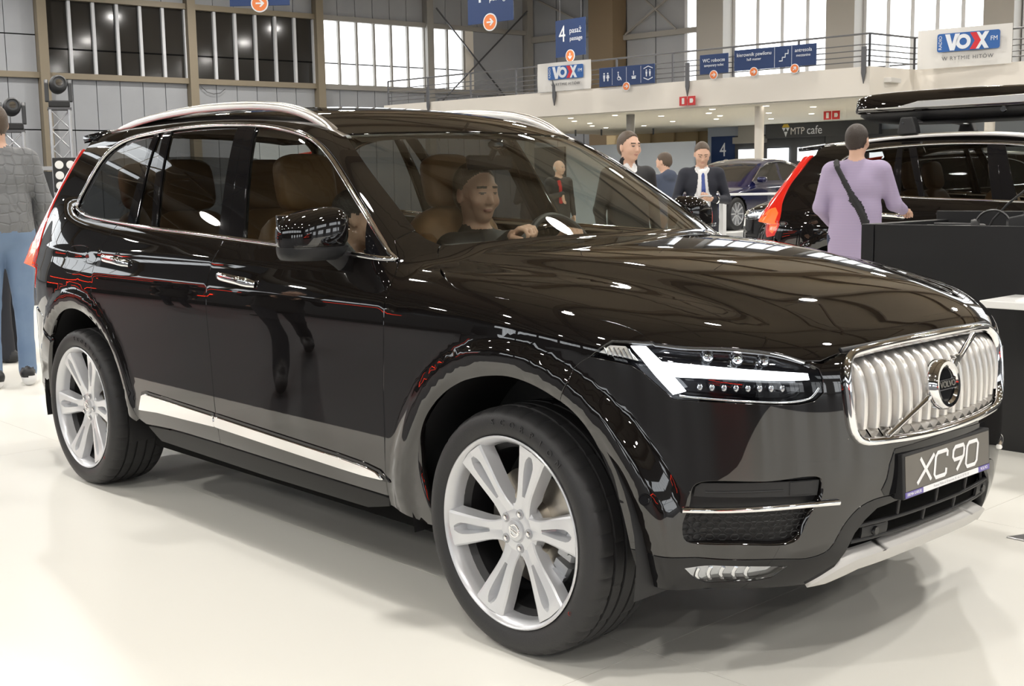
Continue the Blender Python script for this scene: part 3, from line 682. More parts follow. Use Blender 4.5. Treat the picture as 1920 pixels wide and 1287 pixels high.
LAMPREST=[(.747,-.548,.909),(.771,-.518,.885),(.78,-.514,.859),(.784,-.516,.822),(.775,-.542,.803),(.754,-.589,.797),(.676,-.708,.807),(.534,-.835,.819),(.506,-.854,.848),(.463,-.878,.889),(.436,-.891,.905),(.379,-.913,.914),(.318,-.931,.922)]
LAMPBACK=[(.318,-.931,.922),(.338,-.923,.941),(.37,-.899,.968),(.476,-.84,.966)]
SEAM_FD=[(-.594,-.87,1.141),(-.566,-.9,1.095),(-.566,-.92,1.06),(-.565,-.95,.99),(-.563,-.95,.93),(-.575,-.95,.82),(-.588,-.94,.72),(-.594,-.93,.55),(-.600,-.93,.44),(-.602,-.92,.367)]
SEAM_B=[(-1.68,-.88,1.191),(-1.69,-.9,1.15),(-1.71,-.92,1.10),(-1.714,-.94,1.03),(-1.713,-.94,.9),(-1.715,-.94,.7),(-1.710,-.93,.544),(-1.70,-.93,.46),(-1.696,-.92,.383)]
SEAM_C=[(-2.641,-.87,1.235),(-2.68,-.9,1.19),(-2.735,-.916,1.134),(-2.762,-.93,1.086),(-2.778,-.96,.97),(-2.770,-.96,.925),(-2.70,-.96,.865),(-2.632,-.95,.795),(-2.558,-.95,.69),(-2.506,-.95,.592),(-2.462,-.95,.487),(-2.44,-.95,.44),(-2.415,-.94,.395),(-2.347,-.92,.372)]
ARCH_FF=[(.225,-.955,.790),(.262,-.955,.772),(.300,-.946,.740),(.338,-.938,.692),(.370,-.931,.634),(.396,-.926,.578),(.421,-.923,.515),(.438,-.917,.442),(.441,-.907,.40)]
ARCH_FR=[(.225,-.955,.790),(.16,-.96,.815),(.09,-.965,.833),(.02,-.967,.840),(-.05,-.967,.835),(-.12,-.965,.822),(-.19,-.962,.800),(-.27,-.958,.758),(-.335,-.953,.706),(-.385,-.948,.645),(-.415,-.948,.573),(-.42,-.95,.50),(-.405,-.95,.43),(-.385,-.94,.36),(-.375,-.92,.305)]
ARCH_R=arc(WBX,HUBZ,.470,8,172,40)
LOWLINE=[(.441,-.907,.402),(.542,-.845,.391),(.608,-.744,.38),(.700,-.610,.373),(.745,-.515,.366),(.772,-.467,.384),(.80,-.439,.445),(.821,-.397,.489),(.835,-.344,.506),(.849,-.23,.508),(.86,0,.508)]
INLETE=[(.751,-.422,.322),(.779,-.405,.365),(.804,-.39,.417),(.82,-.361,.451),(.834,-.32,.478),(.848,-.216,.488),(.855,0,.488)]
FOGG=[(.791,-.524,.592),(.70,-.66,.597),(.592,-.79,.597),(.574,-.804,.582),(.568,-.81,.529),(.558,-.825,.483),(.56,-.822,.441),(.569,-.806,.427),(.65,-.70,.420),(.731,-.593,.414),(.752,-.572,.428),(.776,-.548,.499),(.791,-.523,.535)]
FOGL=[(.552,-.812,.357),(.595,-.746,.361),(.65,-.67,.357),(.715,-.570,.349),(.676,-.602,.314),(.644,-.646,.306),(.57,-.741,.305),(.556,-.775,.322)]
GRILLE_H=[(0,.930),(-.19,.929),(-.36,.923),(-.430,.914),(-.456,.895),(-.467,.853),(-.462,.785),(-.446,.708),(-.425,.683),(-.394,.672),(-.276,.664),(-.134,.658),(0,.656)]
GRILLE=[(.85,y,z) for y,z in GRILLE_H]
FS=Planar((0,1,0));FTOP=Planar((0,0,-1));FCY=Cyl(-.2,1,.95);FRE=Cyl(-2.6,-1,1.2);FHOOD=Planar((-.45,0,-.89));FWS=Planar((-.55,0,-.83));FPIL=Planar((-.15,.75,-.65));FFEN=Planar((-.15,.95,-.22));FQ=Planar((.22,.95,-.18))
def half_full(H): return H+mir(H)[1:-1] if abs(H[0][1])<1e-6 and abs(H[-1][1])<1e-6 else H+mir(H)
def clip(poly,a,b):
    """keep the part of poly (x,z) left of a->b"""
    out=[];n=len(poly);s=lambda p:(b[0]-a[0])*(p[1]-a[1])-(b[1]-a[1])*(p[0]-a[0])
    for i in range(n):
        p,q=poly[i],poly[(i+1)%n];sp,sq=s(p),s(q)
        if sp>=0:out.append(p)
        if sp*sq<0:t=sp/(sp-sq);out.append((p[0]+(q[0]-p[0])*t,p[1]+(q[1]-p[1])*t))
    return out
def build_car():
    car=empty('suv',(0,0,0))
    both=[]
    def R(o,lab=None):
        if lab:o['label']=lab
        both.append(o);return o
    # ---- hood
    hb=[(-.405-.30*y*y,y,1.19) for y in (0,-.15,-.3,-.45,-.6,-.68)]
    hf=[(.765,-.50,.905),(.778,-.41,.924),(.786,-.283,.933),(.792,-.1,.937),(.793,0,.937)]
    H=hb+smooth3(HOODL)+smooth3(LAMPTOP)[1:]+hf
    hood=panel('hood',FHOOD,half_full(H),'paint',BODY,car,step=.028,skirt=.03)
    # black rubber lip above the grille
    P=[(.80,y,.934-.012*abs(y)**2*4) for y in np.linspace(-.43,.43,30)]
    strip('hood_seal',FCY,P,.014,.006,'black_plastic',hood,LOW)
    # ---- fender
    FE=[(-.592,-.866,1.143)]+[(-.665,-.828,1.208),(-.66,-.787,1.226),(-.657,-.742,1.24),(-.605,-.735,1.212)]+smooth3(HOODL)+LAMPBACK[::-1][1:]+[(.285,-.937,.902),(.269,-.941,.888),(.258,-.955,.845),(.225,-.955,.790)]+smooth3(ARCH_FR)+[(-.44,-.9,.300),(-.55,-.9,.318),(-.602,-.92,.335)]+smooth3(SEAM_FD)[::-1]
    fen=R(panel('fender',FFEN,FE,'paint',BODY,car,step=.026,skirt=.03))
    # ---- front bumper
    gh=[p for p in GRILLE if True]
    BU=[tuple(p) for p in cr([GRILLE[i] for i in (12,11,10,9,8,7,6,5,4,3)],.02)]+[(.778,-.43,.916),(.765,-.50,.899)]+LAMPREST+[(.285,-.937,.902),(.269,-.941,.888),(.258,-.955,.845),(.225,-.955,.790)]+smooth3(ARCH_FF)+smooth3(LOWLINE)[1:]
    fog=[tuple(p) for p in cr(FOGG,.02,True)]
    bum=panel('front_bumper',FCY,half_full(BU),'paint',LOW,car,step=.024,skirt=.03,holes=[fog,mir(fog)])
    AP=smooth3(LOWLINE)+INLETE[::-1]+[(.725,-.455,.297),(.699,-.485,.276),(.649,-.604,.28),(.549,-.762,.286),(.457,-.853,.295),(.443,-.881,.338)]
    ap=panel('bumper_apron',FCY,half_full(AP[:AP.index(INLETE[-1])+1])[:0] or (lambda a:a+mir(a)[1:-1])(AP[len(smooth3(LOWLINE)):]+smooth3(LOWLINE)),'gloss_black',LOW,car,step=.022,skirt=.03,holes=[FOGL,mir(FOGL)],gap=.002) 
    SK=[(.813,0,.352),(.80,-.2,.348),(.78,-.358,.338),(.751,-.415,.318),(.725,-.452,.294),(.699,-.485,.270),(.70,-.42,.272),(.73,-.36,.292),(.74,-.33,.302),(.78,-.15,.312),(.79,0,.314)]
    panel('skid_plate',FCY,half_full(SK),'skid',LOW,car,step=.02,off=-.014,skirt=.05,gap=.001)
    # lower inlet
    IN=INLETE+[] ;IN=[(.813,0,.345),(.78,-.358,.335),(.751,-.42,.318)]+INLETE[1:]
    panel('lower_inlet',FCY,half_full(IN),'dark',LOW,car,step=.04,off=.05,skirt=0,gap=-.045)
    for z,hw in ((.388,.395),(.432,.375)):
        strip('inlet_bar',FCY,[(.8,y,z+.002) for y in np.linspace(-hw,hw,30)],.011,.006,'black_plastic',car,LOW,off=.012)
    for z0,z1,ys in ((.388,.432,(-.25,-.06,.12,.30)),(.432,.487,(-.2,0,.18))):
        for y in ys: strip('inlet_rib',FCY,[(.8,y,z0),(.8,y,(z0+z1)/2),(.8,y,z1)],.010,.004,'black_plastic',car,LOW,off=.014)
    for y in (-.30,.335):
        Q,N=surf(FCY,np.array([(.8,y,.41)]),LOW,.006);m=MB();m.lathe([(0,.006),(.011,.006),(.013,.003),(.013,-.01)],16,(0,0,0),'x');o=m.build('parking_sensor','gloss_black',car,True);o.location=Q[0]
        strip('sensor_plate',FCY,[(.8,y-.055,.41),(.8,y,.41),(.8,y+.055,.41)],.034,.004,'black_plastic',car,LOW,off=.012)
    # fog grille
    fg=R(panel('fog_grille',FCY,fog,'black_plastic',LOW,car,step=.03,off=.030,skirt=0,gap=-.012))
    up=[(.791,-.524,.588),(.70,-.66,.592),(.592,-.79,.592),(.580,-.80,.58),(.575,-.805,.552),(.70,-.65,.548),(.79,-.53,.542)]
    o=panel('fog_insert',FCY,up,'black_plastic',LOW,fg,step=.025,off=.012,skirt=.015)
    tw=[(.745,-.606,.588),(.783,-.545,.588),(.783,-.545,.55),(.745,-.606,.55)]
    panel('tow_eye_cover',FCY,tw,'black_plastic',LOW,fg,step=.02,off=.009,skirt=.008,gap=.002)
    for zz in (.566,):
        strip('fog_insert_rib',FCY,[(.6,-.78,zz),(.67,-.70,zz),(.735,-.62,zz)],.005,.003,'black_plastic',fg,LOW,off=.012)
    strip('fog_chrome_blade',FCY,[(.556,-.826,.519),(.60,-.79,.5195),(.664,-.725,.521),(.75,-.603,.524),(.790,-.525,.523),(.806,-.47,.520)],.015,.008,'chrome',fg,LOW,off=-.004)
    # honeycomb: small hexagonal rings
    hx=MB();hq=[]
    for r_ in range(5):
        zc=.437+r_*.0165
        for c in range(16):
            th=math.radians(-50.5+c*1.75+(r_%2)*.87)
            x,y=math.cos(th),math.sin(th);q=np.array([(-.2+x,y,zc)])
            if not inpoly(FCY.to2(q),FCY.to2(np.array(fog)))[0] or zc>.508: continue
            hq.append(q[0])
    for q,nn in zip(*surf(FCY,np.array(hq),LOW,.022)):
            if np.isnan(q).any(): continue
            n=Vector(nn);t=n.cross(Vector((0,0,1))).normalized();u=t.cross(n)
            pts=[Vector(q)+t*.0125*math.cos(k*math.pi/3)+u*.0088*math.sin(k*math.pi/3) for k in range(6)]
            hx.tube(pts,.0016,4,closed=True)
    hx.build('fog_honeycomb','black_plastic',fg)
    # fog lamp
    fl=R(panel('fog_lamp',FCY,FOGL,'lamp_in',LOW,car,step=.02,off=.022,skirt=0,gap=-.006))
    panel('fog_lens',FCY,FOGL,'lens',LOW,fl,step=.02,off=.002,skirt=0)
    for k in range(5):
        a=(.575+k*.02,-.775+k*.028);strip('fog_reflector_rib',FCY,[(a[0],a[1],.35),(a[0]-.004,a[1]-.006,.33),(a[0],a[1],.312)],.012,.004,'chrome',fl,LOW,off=.018)
    Q,N=surf(FCY,np.array([(.49,-.90,.551)]),LOW);m=MB();m.lathe([(0,.004),(.012,.004),(.014,.001),(.017,.001),(.017,-.006)],20,(0,0,0),'z');o=m.build('parking_sensor','gloss_black',bum,True)
    o.matrix_local=Matrix.Translation(Q[0])@Vector((0,0,1)).rotation_difference(Vector(N[0])).to_matrix().to_4x4()
    # ---- headlamps
    lampo=LAMPBACK[::-1][::-1]+LAMPTOP[1:]+LAMPREST[1:-1]
    hl=R(panel('headlamp',FCY,lampo,'gloss_black',LOW,car,step=.025,off=.055,skirt=0,gap=-.004))
    panel('lamp_lens',FCY,lampo,'lens',LOW,hl,step=.02,off=.0015,skirt=0)
    side=[tuple(p) for p in lampo]
    # lamp rim between lens and bucket
    P=dens(np.array(lampo),.02);Q,N=surf(FCY,P,LOW,.002);V=np.concatenate([Q,Q-N*.06]);n=len(Q)
    mesh_obj('lamp_rim',V,[(i,(i+1)%n,n+(i+1)%n,n+i) for i in range(n)],M['gloss_black'],hl,True)
    bar=[(.506,-.853,.914),(.586,-.794,.906),(.656,-.723,.896),(.722,-.628,.884),(.764,-.546,.874),(.768,-.545,.858),(.726,-.632,.862),(.659,-.727,.869),(.594,-.792,.873),(.54,-.833,.875)]
    ver=[(.424,-.883,.953),(.461,-.863,.953),(.509,-.851,.912),(.535,-.838,.875),(.562,-.817,.837),(.535,-.837,.828),(.494,-.862,.878),(.459,-.878,.922)]
    panel('running_light_bar',FCY,bar,'drl',LOW,hl,step=.02,off=.014,skirt=.012,gap=.0005)
    panel('running_light_fork',FCY,ver,'drl',LOW,hl,step=.02,off=.012,skirt=.012,gap=.0005)
    bl=[(.340,-.925,.931),(.368,-.906,.954),(.410,-.887,.953),(.452,-.879,.913),(.417,-.898,.921)]
    panel('indicator_lens',FCY,bl,'blink',LOW,hl,step=.02,off=.012,skirt=.01)
    for k in range(6):
        t=k/5;strip('indicator_facet',FCY,[(.355+.07*t,-.915+.02*t,.947-.004*t),(.37+.07*t,-.91+.02*t,.925-.006*t)],.006,.004,'chrome',hl,LOW,off=.012,sm=False)
    up=[(.47,-.86,.95),(.573,-.783,.944),(.678,-.667,.926),(.732,-.591,.906),(.762,-.541,.888),(.760,-.546,.879),(.722,-.630,.889),(.656,-.725,.902),(.586,-.796,.911),(.512,-.85,.918)]
    panel('lamp_upper_reflector',FCY,up,'lamp_in',LOW,hl,step=.02,off=.048,skirt=0)
    for k,(x,y,z) in enumerate([(.60,-.765,.922),(.655,-.705,.914),(.70,-.645,.908)]):
        Q,N=surf(FCY,np.array([(x,y,z)]),LOW,.035);m=MB();m.lathe([(0,.016),(.008,.0145),(.014,.009),(.0165,0),(.0165,-.02)],20,(0,0,0),'z');o=m.build('projector_lens','lamp_in' if k!=1 else 'chrome',hl,True)
        o.matrix_local=Matrix.Translation(Q[0])@Vector((0,0,1)).rotation_difference(Vector((.8,-.6,0))).to_matrix().to_4x4()
    for k in range(3):
        t=(k+.5)/3;strip('lamp_divider',FCY,[(.58+.13*t,-.79+.17*t,.943-.03*t),(.58+.13*t,-.79+.17*t,.912-.02*t)],.006,.02,'gloss_black',hl,LOW,off=.04,sm=False)
    lo=[(.57,-.812,.862),(.66,-.727,.860),(.726,-.632,.853),(.765,-.55,.848),(.770,-.545,.832),(.745,-.602,.818),(.67,-.712,.822),(.578,-.806,.83)]
    panel('lamp_lower_reflector',FCY,lo,'gloss_black',LOW,hl,step=.02,off=.04,skirt=0)
    for k in range(8):
        t=(k+.5)/8;p=(.578+.16*t,-.80+.2*t,.846-.010*t);Q,N=surf(FCY,np.array([p]),LOW,.026);m=MB();m.ball((0,0,0),(.009,.009,.011),10);o=m.build('lamp_bulb_lens','lamp_in',hl,True);o.location=Q[0]
    strip('lamp_chrome_edge',FCY,[(.548,-.826,.825),(.67,-.712,.811),(.745,-.60,.803),(.772,-.546,.812),(.778,-.523,.835)],.006,.004,'chrome',hl,LOW,off=.008)
    strip('lamp_chrome_edge',FCY,[(.52,-.82,.958),(.63,-.70,.947),(.70,-.606,.928),(.75,-.548,.903)],.005,.004,'chrome',hl,LOW,off=.008)
    # ---- grille
    gr=empty('grille',(0,0,0),0,car)
    full=[(.85,y,z) for y,z in GRILLE_H]+[(.85,-y,z) for y,z in GRILLE_H[::-1]][1:-1]
    panel('grille_back',FCY,full,'dark',LOW,gr,step=.05,off=.075,skirt=0,gap=-.005)
    ring=cr(np.array([(0,y,z) for _,y,z in full]),.02,True)
    ring[:,0]=.85;c=np.array([.85,0,.79]);inn=ring+(c-ring)*np.array([0,.018,.04])
    strip('grille_frame',FCY,inn,.024,.018,'chrome',gr,LOW,off=.0,closed=True,sm=False)
    g2=[(y,z) for y,z in [(p[1],p[2]) for p in ring]]
    poly=np.array([(p[1],p[2]) for p in ring])
    n_sl=18;sl=None
    def zr(y):
        zs=[]
        for i in range(len(poly)):
            (y0,z0),(y1,z1)=poly[i],poly[(i+1)%len(poly)]
            if (y0-y)*(y1-y)<=0 and y0!=y1: zs.append(z0+(z1-z0)*(y-y0)/(y1-y0))
        return min(zs),max(zs)
    for k in range(n_sl):
        y=-.418+.836*k/(n_sl-1);z0,z1=zr(y);z0+=.040;z1-=.016
        # drawn back at the top, proud lower down
        pr=[(z1,.052),(z1-.012,.030),(z1-.035,.014),(z1-.08,.006),((z0+z1)/2,.004),(z0+.04,.006),(z0,.010)]
        V=[];F=[]
        cs=[(-.0180,-.035),(-.0165,-.004),(-.0135,.002),(-.008,.004),(-.002,.0042),(.003,.003),(.0045,-.010),(.0125,-.012),(.0145,-.020),(.0145,-.035)]
        pts=cr(np.array([(0,z,d) for z,d in pr]),.012)
        Q,N=surf(FCY,np.array([(.85,y,z) for _,z,d in pts]),LOW)
        for q,(_,z,d) in zip(Q,pts):
            for a,b in cs: V.append((q[0]-d+b,y+a,q[2]))
        nc=len(cs)
        for i in range(len(pts)-1):
            for j in range(nc-1): F.append((i*nc+j,i*nc+j+1,(i+1)*nc+j+1,(i+1)*nc+j))
        F.append(tuple((len(pts)-1)*nc+j for j in range(nc)))
        mb=MB();mb.add(V,F);mb.build('slat','slat',gr,True,40)
    # stepped chrome ledge below the slats
    for k in range(n_sl):
        y=-.418+.836*k/(n_sl-1);z0,z1=zr(y);Q,N=surf(FCY,np.array([(.85,y,z0+.028)]),LOW,.018)
        mb=MB();mb.add([(Q[0][0]-.02,y-.0246,z0+.044),(Q[0][0]-.02,y+.0246,z0+.044),(Q[0][0]+.008,y+.0246,z0+.010),(Q[0][0]+.008,y-.0246,z0+.010),(Q[0][0]+.004,y+.008,z0+.028)],[(0,1,4),(1,2,4),(2,3,4),(3,0,4)]);mb.build('ledge_facet','satin',gr)
    # diagonal bar and badge
    dg=[(.85,-.300,.682),(.85,-.015,.793),(.85,.255,.906)]
    strip('diagonal_bar',FCY,dg,.016,.010,'chrome',gr,LOW,off=-.004,sm=False,step=.03)
    bx=.862;bd=empty('badge',(bx,-.020,.793),0,gr);bd.rotation_euler=(0,math.radians(-7),0)
    m=MB();m.lathe([(.050,.012),(.056,.020),(.066,.021),(.073,.012),(.075,-.015)],48,(0,0,0),'x');m.build('badge_ring','chrome',bd,True)
    m=MB();m.lathe([(0,.010),(.051,.010),(.052,-.005)],40,(0,0,0),'x');m.build('badge_disc','gloss_black',bd,True)
    m=MB();m.box(.010,.016,-.050,.050,-.014,.014);m.build('badge_band','gloss_black',bd,bevel=.001)
    m=MB();m.box(.010,.017,-.050,.050,.012,.015);m.box(.010,.017,-.050,.050,-.015,-.012);m.build('badge_band_edge','chrome',bd)
    text_mesh('VOLVO',.026,'satin','badge_lettering',bd,.001,xs=1.02,M4=basis((.0165,0,0),(0,1,0),(0,0,1)))
    a=math.radians(42);ey,ez=math.cos(a),math.sin(a)
    m=MB();m.prism([(.070,-.010),(.092,-.010),(.092,-.022),(.118,.0),(.092,.022),(.092,.010),(.070,.010)],-.004,.012);o=m.build('badge_arrow','chrome',bd,bevel=.002);o.matrix_local=basis((.004,0,0),(0,ey,ez),(0,-ez,ey))
    # ---- number plate
    pl=empty('number_plate',(.864,.004,.560),0,car);pl.rotation_euler=(0,math.radians(-3),0)
    m=MB();m.box(-.05,.012,-.257,.257,-.066,.064);m.build('plate_frame','black_plastic',pl,bevel=.004)
    m=MB();m.box(.012,.0135,-.248,.248,-.044,.056);m.build('plate_face','plate_face',pl)
    for a_,b_,k in ((-.250,-.152,'blue_strip'),(-.152,.178,'white_print'),(.178,.250,'blue_strip')):
        m=MB();m.box(.012,.0138,a_,b_,-.062,-.046);m.build('plate_dealer_strip',k,pl)
    text_mesh('FIRMA KARLIK',.0125,'white_print','plate_lettering',pl,.0004,M4=basis((.0139,-.201,-.054),(0,1,0),(0,0,1)))
    text_mesh('VOLVO',.0135,'white_print','plate_lettering',pl,.0004,M4=basis((.0139,.214,-.054),(0,1,0),(0,0,1)))
    text_mesh('Poznan Malta ul. Krancowa 26  tel. 61 87 92 30',.011,mat('grey print',(.5,.5,.52),.5),'plate_lettering',pl,.0003,M4=basis((.0139,.012,-.054),(0,1,0),(0,0,1)))
    # model lettering built from strokes
    def strokes(cx,L,w=.0115,sh=.22):
        m=MB()
        for pts in L:
            P=[(.0145,cx+a+sh*b,b+.004) for a,b in pts];m.tube(P,w/2,4,sq=(.15,1),up=(1,0,0))
        m.build('plate_model_letter','white_print',pl)
    h=.035
    strokes(-.135,[[(-.038,h),(.034,-h)],[(-.044,-h),(.040,h)]])
    strokes(-.050,[[(.034,h-.018),(.034,h-.004),(.028,h),(-.024,h),(-.034,h-.01),(-.034,-h+.01),(-.024,-h),(.028,-h),(.034,-h+.004),(.034,-h+.018)]])
    strokes(.052,[[(.034,h-.01),(.026,h),(-.022,h),(-.032,h-.01),(-.032,.008),(-.022,-.002),(.030,-.002)],[(.034,h-.01),(.034,.004),(-.002,-h)]])
    strokes(.138,[[(0,h),(-.024,h),(-.034,h-.01),(-.034,-h+.01),(-.024,-h),(.024,-h),(.034,-h+.01),(.034,h-.01),(.024,h),(0,h)]])
    hold=[(.85,-.30,.648),(.85,-.275,.66),(.85,0,.655)]
    HO=[(.85,0,.647),(.85,-.262,.640),(.85,-.285,.60),(.85,-.295,.56),(.85,-.315,.53),(.85,-.300,.512),(.85,0,.512)]
    panel('plate_holder',FCY,half_full(HO),'gloss_black',LOW,car,step=.03,off=-.003,skirt=.01,gap=0)
    # ---- doors
    dlo_s=cr(np.array(DLO),.03,True);DX=[(p[0],p[2]) for p in dlo_s]
    def belt(x0,x1,n=16): 
        xs=np.linspace(x0,x1,n);B=sorted([(p[0],p[2]) for p in DLO[:11]]);return [(x,-.88,float(np.interp(x,[b[0] for b in B],[b[1] for b in B]))) for x in xs]
    FD=belt(-1.68,-.597)+smooth3(SEAM_FD)[1:]+smooth3([(-.602,-.92,.367),(-1.15,-.92,.374),(-1.696,-.92,.383)],.05)[1:]+smooth3(SEAM_B)[::-1][1:-1]
    fd=R(panel('front_door',FS,FD,'paint',BODY,car,step=.03,skirt=.03))
    RD=belt(-2.641,-1.68)+smooth3(SEAM_B)[1:]+smooth3([(-1.696,-.92,.383),(-2.1,-.92,.384),(-2.347,-.92,.372)],.05)[1:]+smooth3(SEAM_C)[::-1][1:-1]
    rd=R(panel('rear_door',FS,RD,'paint',BODY,car,step=.03,skirt=.03))
    # sill chrome
    s1=[(-1.702,-.93,.494),(-1.702,-.93,.452),(-.859,-.93,.424),(-.72,-.93,.421),(-.61,-.93,.424),(-.645,-.93,.444),(-.70,-.93,.453),(-.852,-.93,.462)]
    s2=[(-2.300,-.93,.514),(-2.335,-.93,.505),(-2.372,-.93,.436),(-2.2,-.93,.446),(-1.713,-.93,.452),(-1.713,-.93,.494)]
    panel('sill_chrome',FS,s1,'chrome',LOW,fd,step=.025,off=-.012,skirt=.016,gap=.001);panel('sill_chrome',FS,s2,'chrome',LOW,rd,step=.025,off=-.012,skirt=.016,gap=.001)
    for nm,par,pl_ in (('sill_trim_shadow',fd,[(x,y,z+.013) for x,y,z in s1[:1]]+[s1[1]]+[(x,y,z-.004) for x,y,z in s1[2:4]]+[(-.575,-.93,.420),(-.625,-.93,.455)]+[(x,y,z+.013) for x,y,z in s1[6:]]),('sill_trim_shadow',rd,[(x-.008,y,z+.013) for x,y,z in s2[:2]]+[(-2.385,-.93,.432)]+s2[3:5]+[(x,y,z+.013) for x,y,z in s2[5:]])):
        panel(nm,FS,pl_,'gloss_black',LOW,par,step=.03,off=-.005,skirt=.01,gap=.0005)
    # rocker
    RO=smooth3([(-.602,-.92,.360),(-1.15,-.92,.367),(-1.696,-.92,.376),(-2.1,-.92,.377),(-2.347,-.92,.364)],.05)+[(-2.26,-.9,.305),(-1.4,-.9,.292),(-.76,-.9,.293),(-.62,-.9,.325)]
    R(panel('rocker_panel',FS,RO,'sill_black',LOW,car,step=.03,off=.006,skirt=.06))
    # fuel flap (groove around a lid)
    FU=[(-3.066,1.126),(-2.898,1.134),(-2.862,1.120),(-2.866,1.03),(-2.915,1.005),(-3.063,1.002),(-3.086,1.022),(-3.082,1.112)]
    # ---- quarter panel
    TAILF=[(-3.36,-.66,1.60),(-3.41,-.69,1.55),(-3.47,-.735,1.46),(-3.535,-.77,1.37),(-3.575,-.80,1.28),(-3.60,-.84,1.18),(-3.595,-.87,1.10),(-3.60,-.88,1.0),(-3.66,-.88,.90)]
    rq=surf(FTOP,np.array([(x,-.60,1.7) for x in (-2.96,-3.05,-3.15,-3.25,-3.36)]),GRN)[0]
    i0=[i for i,p in enumerate(DLO) if p[0]==-2.96][0]
    rearD=[(-2.671,-.875,1.235),(-2.908,-.872,1.249),(-3.009,-.868,1.257),(-3.109,-.859,1.269)]+[(-3.184,-.844,1.289),(-3.228,-.83,1.303)]+DLO[i0:-1][::-1]
    fuel3=cr(np.array(xz(FU)),.02,True)
    QP=[(-2.641,-.87,1.235)]+rearD[1:]+[tuple(p) for p in rq]+smooth3(TAILF)+[(-3.60,-.90,.84),(-3.50,-.92,.80),(-3.42,-.94,.77)]+[p for p in ARCH_R[::-1] if p[2]>.68 or p[0]>WBX]+[(-2.50,-.94,.40),(-2.43,-.94,.375)]+smooth3(SEAM_C[:-1])[::-1]
    qp=R(panel('rear_quarter',FQ,QP,'paint',BODY,car,step=.028,skirt=.03,holes=[fuel3]))
    panel('fuel_flap',FQ,fuel3,'paint',BODY,qp,step=.025,skirt=.01,gap=.003)
    # ---- roof side frame with A pillar
    rs=surf(FTOP,np.array([(x,-y,1.7) for x,y in ((-1.242,.606),(-1.5,.612),(-1.8,.615),(-2.1,.615),(-2.4,.614),(-2.7,.609),(-2.96,.60))]),GRN)[0]
    topD=DLO[11:i0+1]
    AP_=[(-.598,-.864,1.150)]+[(-.665,-.826,1.210),(-.66,-.787,1.228),(-.657,-.742,1.242)]+smooth3(WIND[:6])[::-1][1:]+[tuple(p) for p in rs[1:]]+[tuple(p) for p in cr(np.array(topD),.03)][::-1]
    R(panel('a_pillar_roof_rail_frame',FPIL,AP_,'paint',BODY,car,step=.026,skirt=.02,gap=.0015))
    # ---- roof
    hd=[(-1.130-.305*y*y,y,1.6) for y in np.linspace(-.606,.606,18)]
    RF=hd+[(x,y,1.7) for x,y in ((-1.5,.612),(-1.8,.615),(-2.1,.615),(-2.4,.614),(-2.7,.609),(-2.96,.60),(-3.36,.595))]+[(-3.42,.4,1.7),(-3.45,0,1.7),(-3.42,-.4,1.7)]+[(x,-y,1.7) for x,y in ((-1.5,.612),(-1.8,.615),(-2.1,.615),(-2.4,.614),(-2.7,.609),(-2.96,.60),(-3.36,.595))][::-1]
    panel('roof',FTOP,RF,'paint',GRN,car,step=.04,skirt=.02,gap=.001)
    # ---- windscreen
    bs=[(-.395-.30*y*y,y,1.2) for y in np.linspace(.70,-.70,22)]
    wl=[(p[0]+.0,p[1]*.995,p[2]) for p in WIND]
    WS=[(-1.142-.30*y*y,y,1.6) for y in np.linspace(-.600,.600,18)]+mir(smooth3(WIND))[::-1][1:]+bs+smooth3(WIND)[::-1][:-1]
    panel('windscreen',FWS,WS,'ws',GRN,car,step=.05,off=.004,skirt=0,gap=.003)
    # black ceramic band round the windscreen and the cowl
    strip('cowl',FWS,[(-.382-.30*y*y,y,1.2) for y in np.linspace(.70,-.70,24)],.06,.004,'black_plastic',car,GRN,off=.012)
    # ---- side glazing
    inner=inset2(np.array(DX),.014);inner=[tuple(p) for p in inner]
    if not inpoly(np.array([inner[0]]),np.array(DX))[0]: inner=[tuple(p) for p in inset2(np.array(DX),-.014)]
    A=np.array(inner);
    if np.sum(A[:,0]*np.roll(A[:,1],-1)-np.roll(A[:,0],-1)*A[:,1])<0: inner=inner[::-1]
    # dividing lines bottom->top (x,z)
    L=dict(sail=((-.745,1.15),(-.825,1.30)),f_r=((-1.545,1.18),(-1.735,1.645)),b_f=((-1.740,1.19),(-1.875,1.655)),c_r=((-2.284,1.21),(-2.457,1.66)),p0=((-2.326,1.21),(-2.525,1.66)),p1=((-2.50,1.225),(-2.572,1.66)),q=((-2.585,1.23),(-2.612,1.66)),bs=((-1.655,1.185),(-1.803,1.65)),cs=((-2.545,1.23),(-2.590,1.66)))
    def between(lf,rf): # keep x > left line and x < right line
        p=inner
        if rf: p=clip(p,L[rf][0],L[rf][1])
        if lf: p=clip(p,L[lf][1],L[lf][0])
        return xz(p)
    def pane(name,lf,rf,m,parent,off=.008,sk=0,gap=0.): return panel(name,FS,between(lf,rf),m,GRN,parent,step=.06,bstep=.03,off=off,skirt=sk,gap=gap)
    pane('window_glass','f_r','sail','sideglass',fd);pane('window_glass','c_r','b_f','privacy',rd);pane('window_quarter_pane','p1','p0','privacy',rd)
    R(pane('rear_side_window',None,'q','privacy',car))
    pane('mirror_sail','sail',None,'gloss_black',fd,.004,.02,.001)
    pane('b_pillar_cover','bs','f_r','gloss_black',fd,.001,.02,.001);pane('b_pillar_cover','b_f','bs','gloss_black',rd,.001,.02,.001)
    pane('window_divider','p0','c_r','gloss_black',rd,.001,.02,.001)
    pane('c_pillar_cover','cs','p1','gloss_black',rd,.001,.02,.001)
    R(pane('d_pillar_cover','q','cs','gloss_black',car,.001,.02,.001))
    ch=inset2(np.array(DX),.008)
    if not inpoly(ch[:1],np.array(DX))[0]: ch=inset2(np.array(DX),-.008)
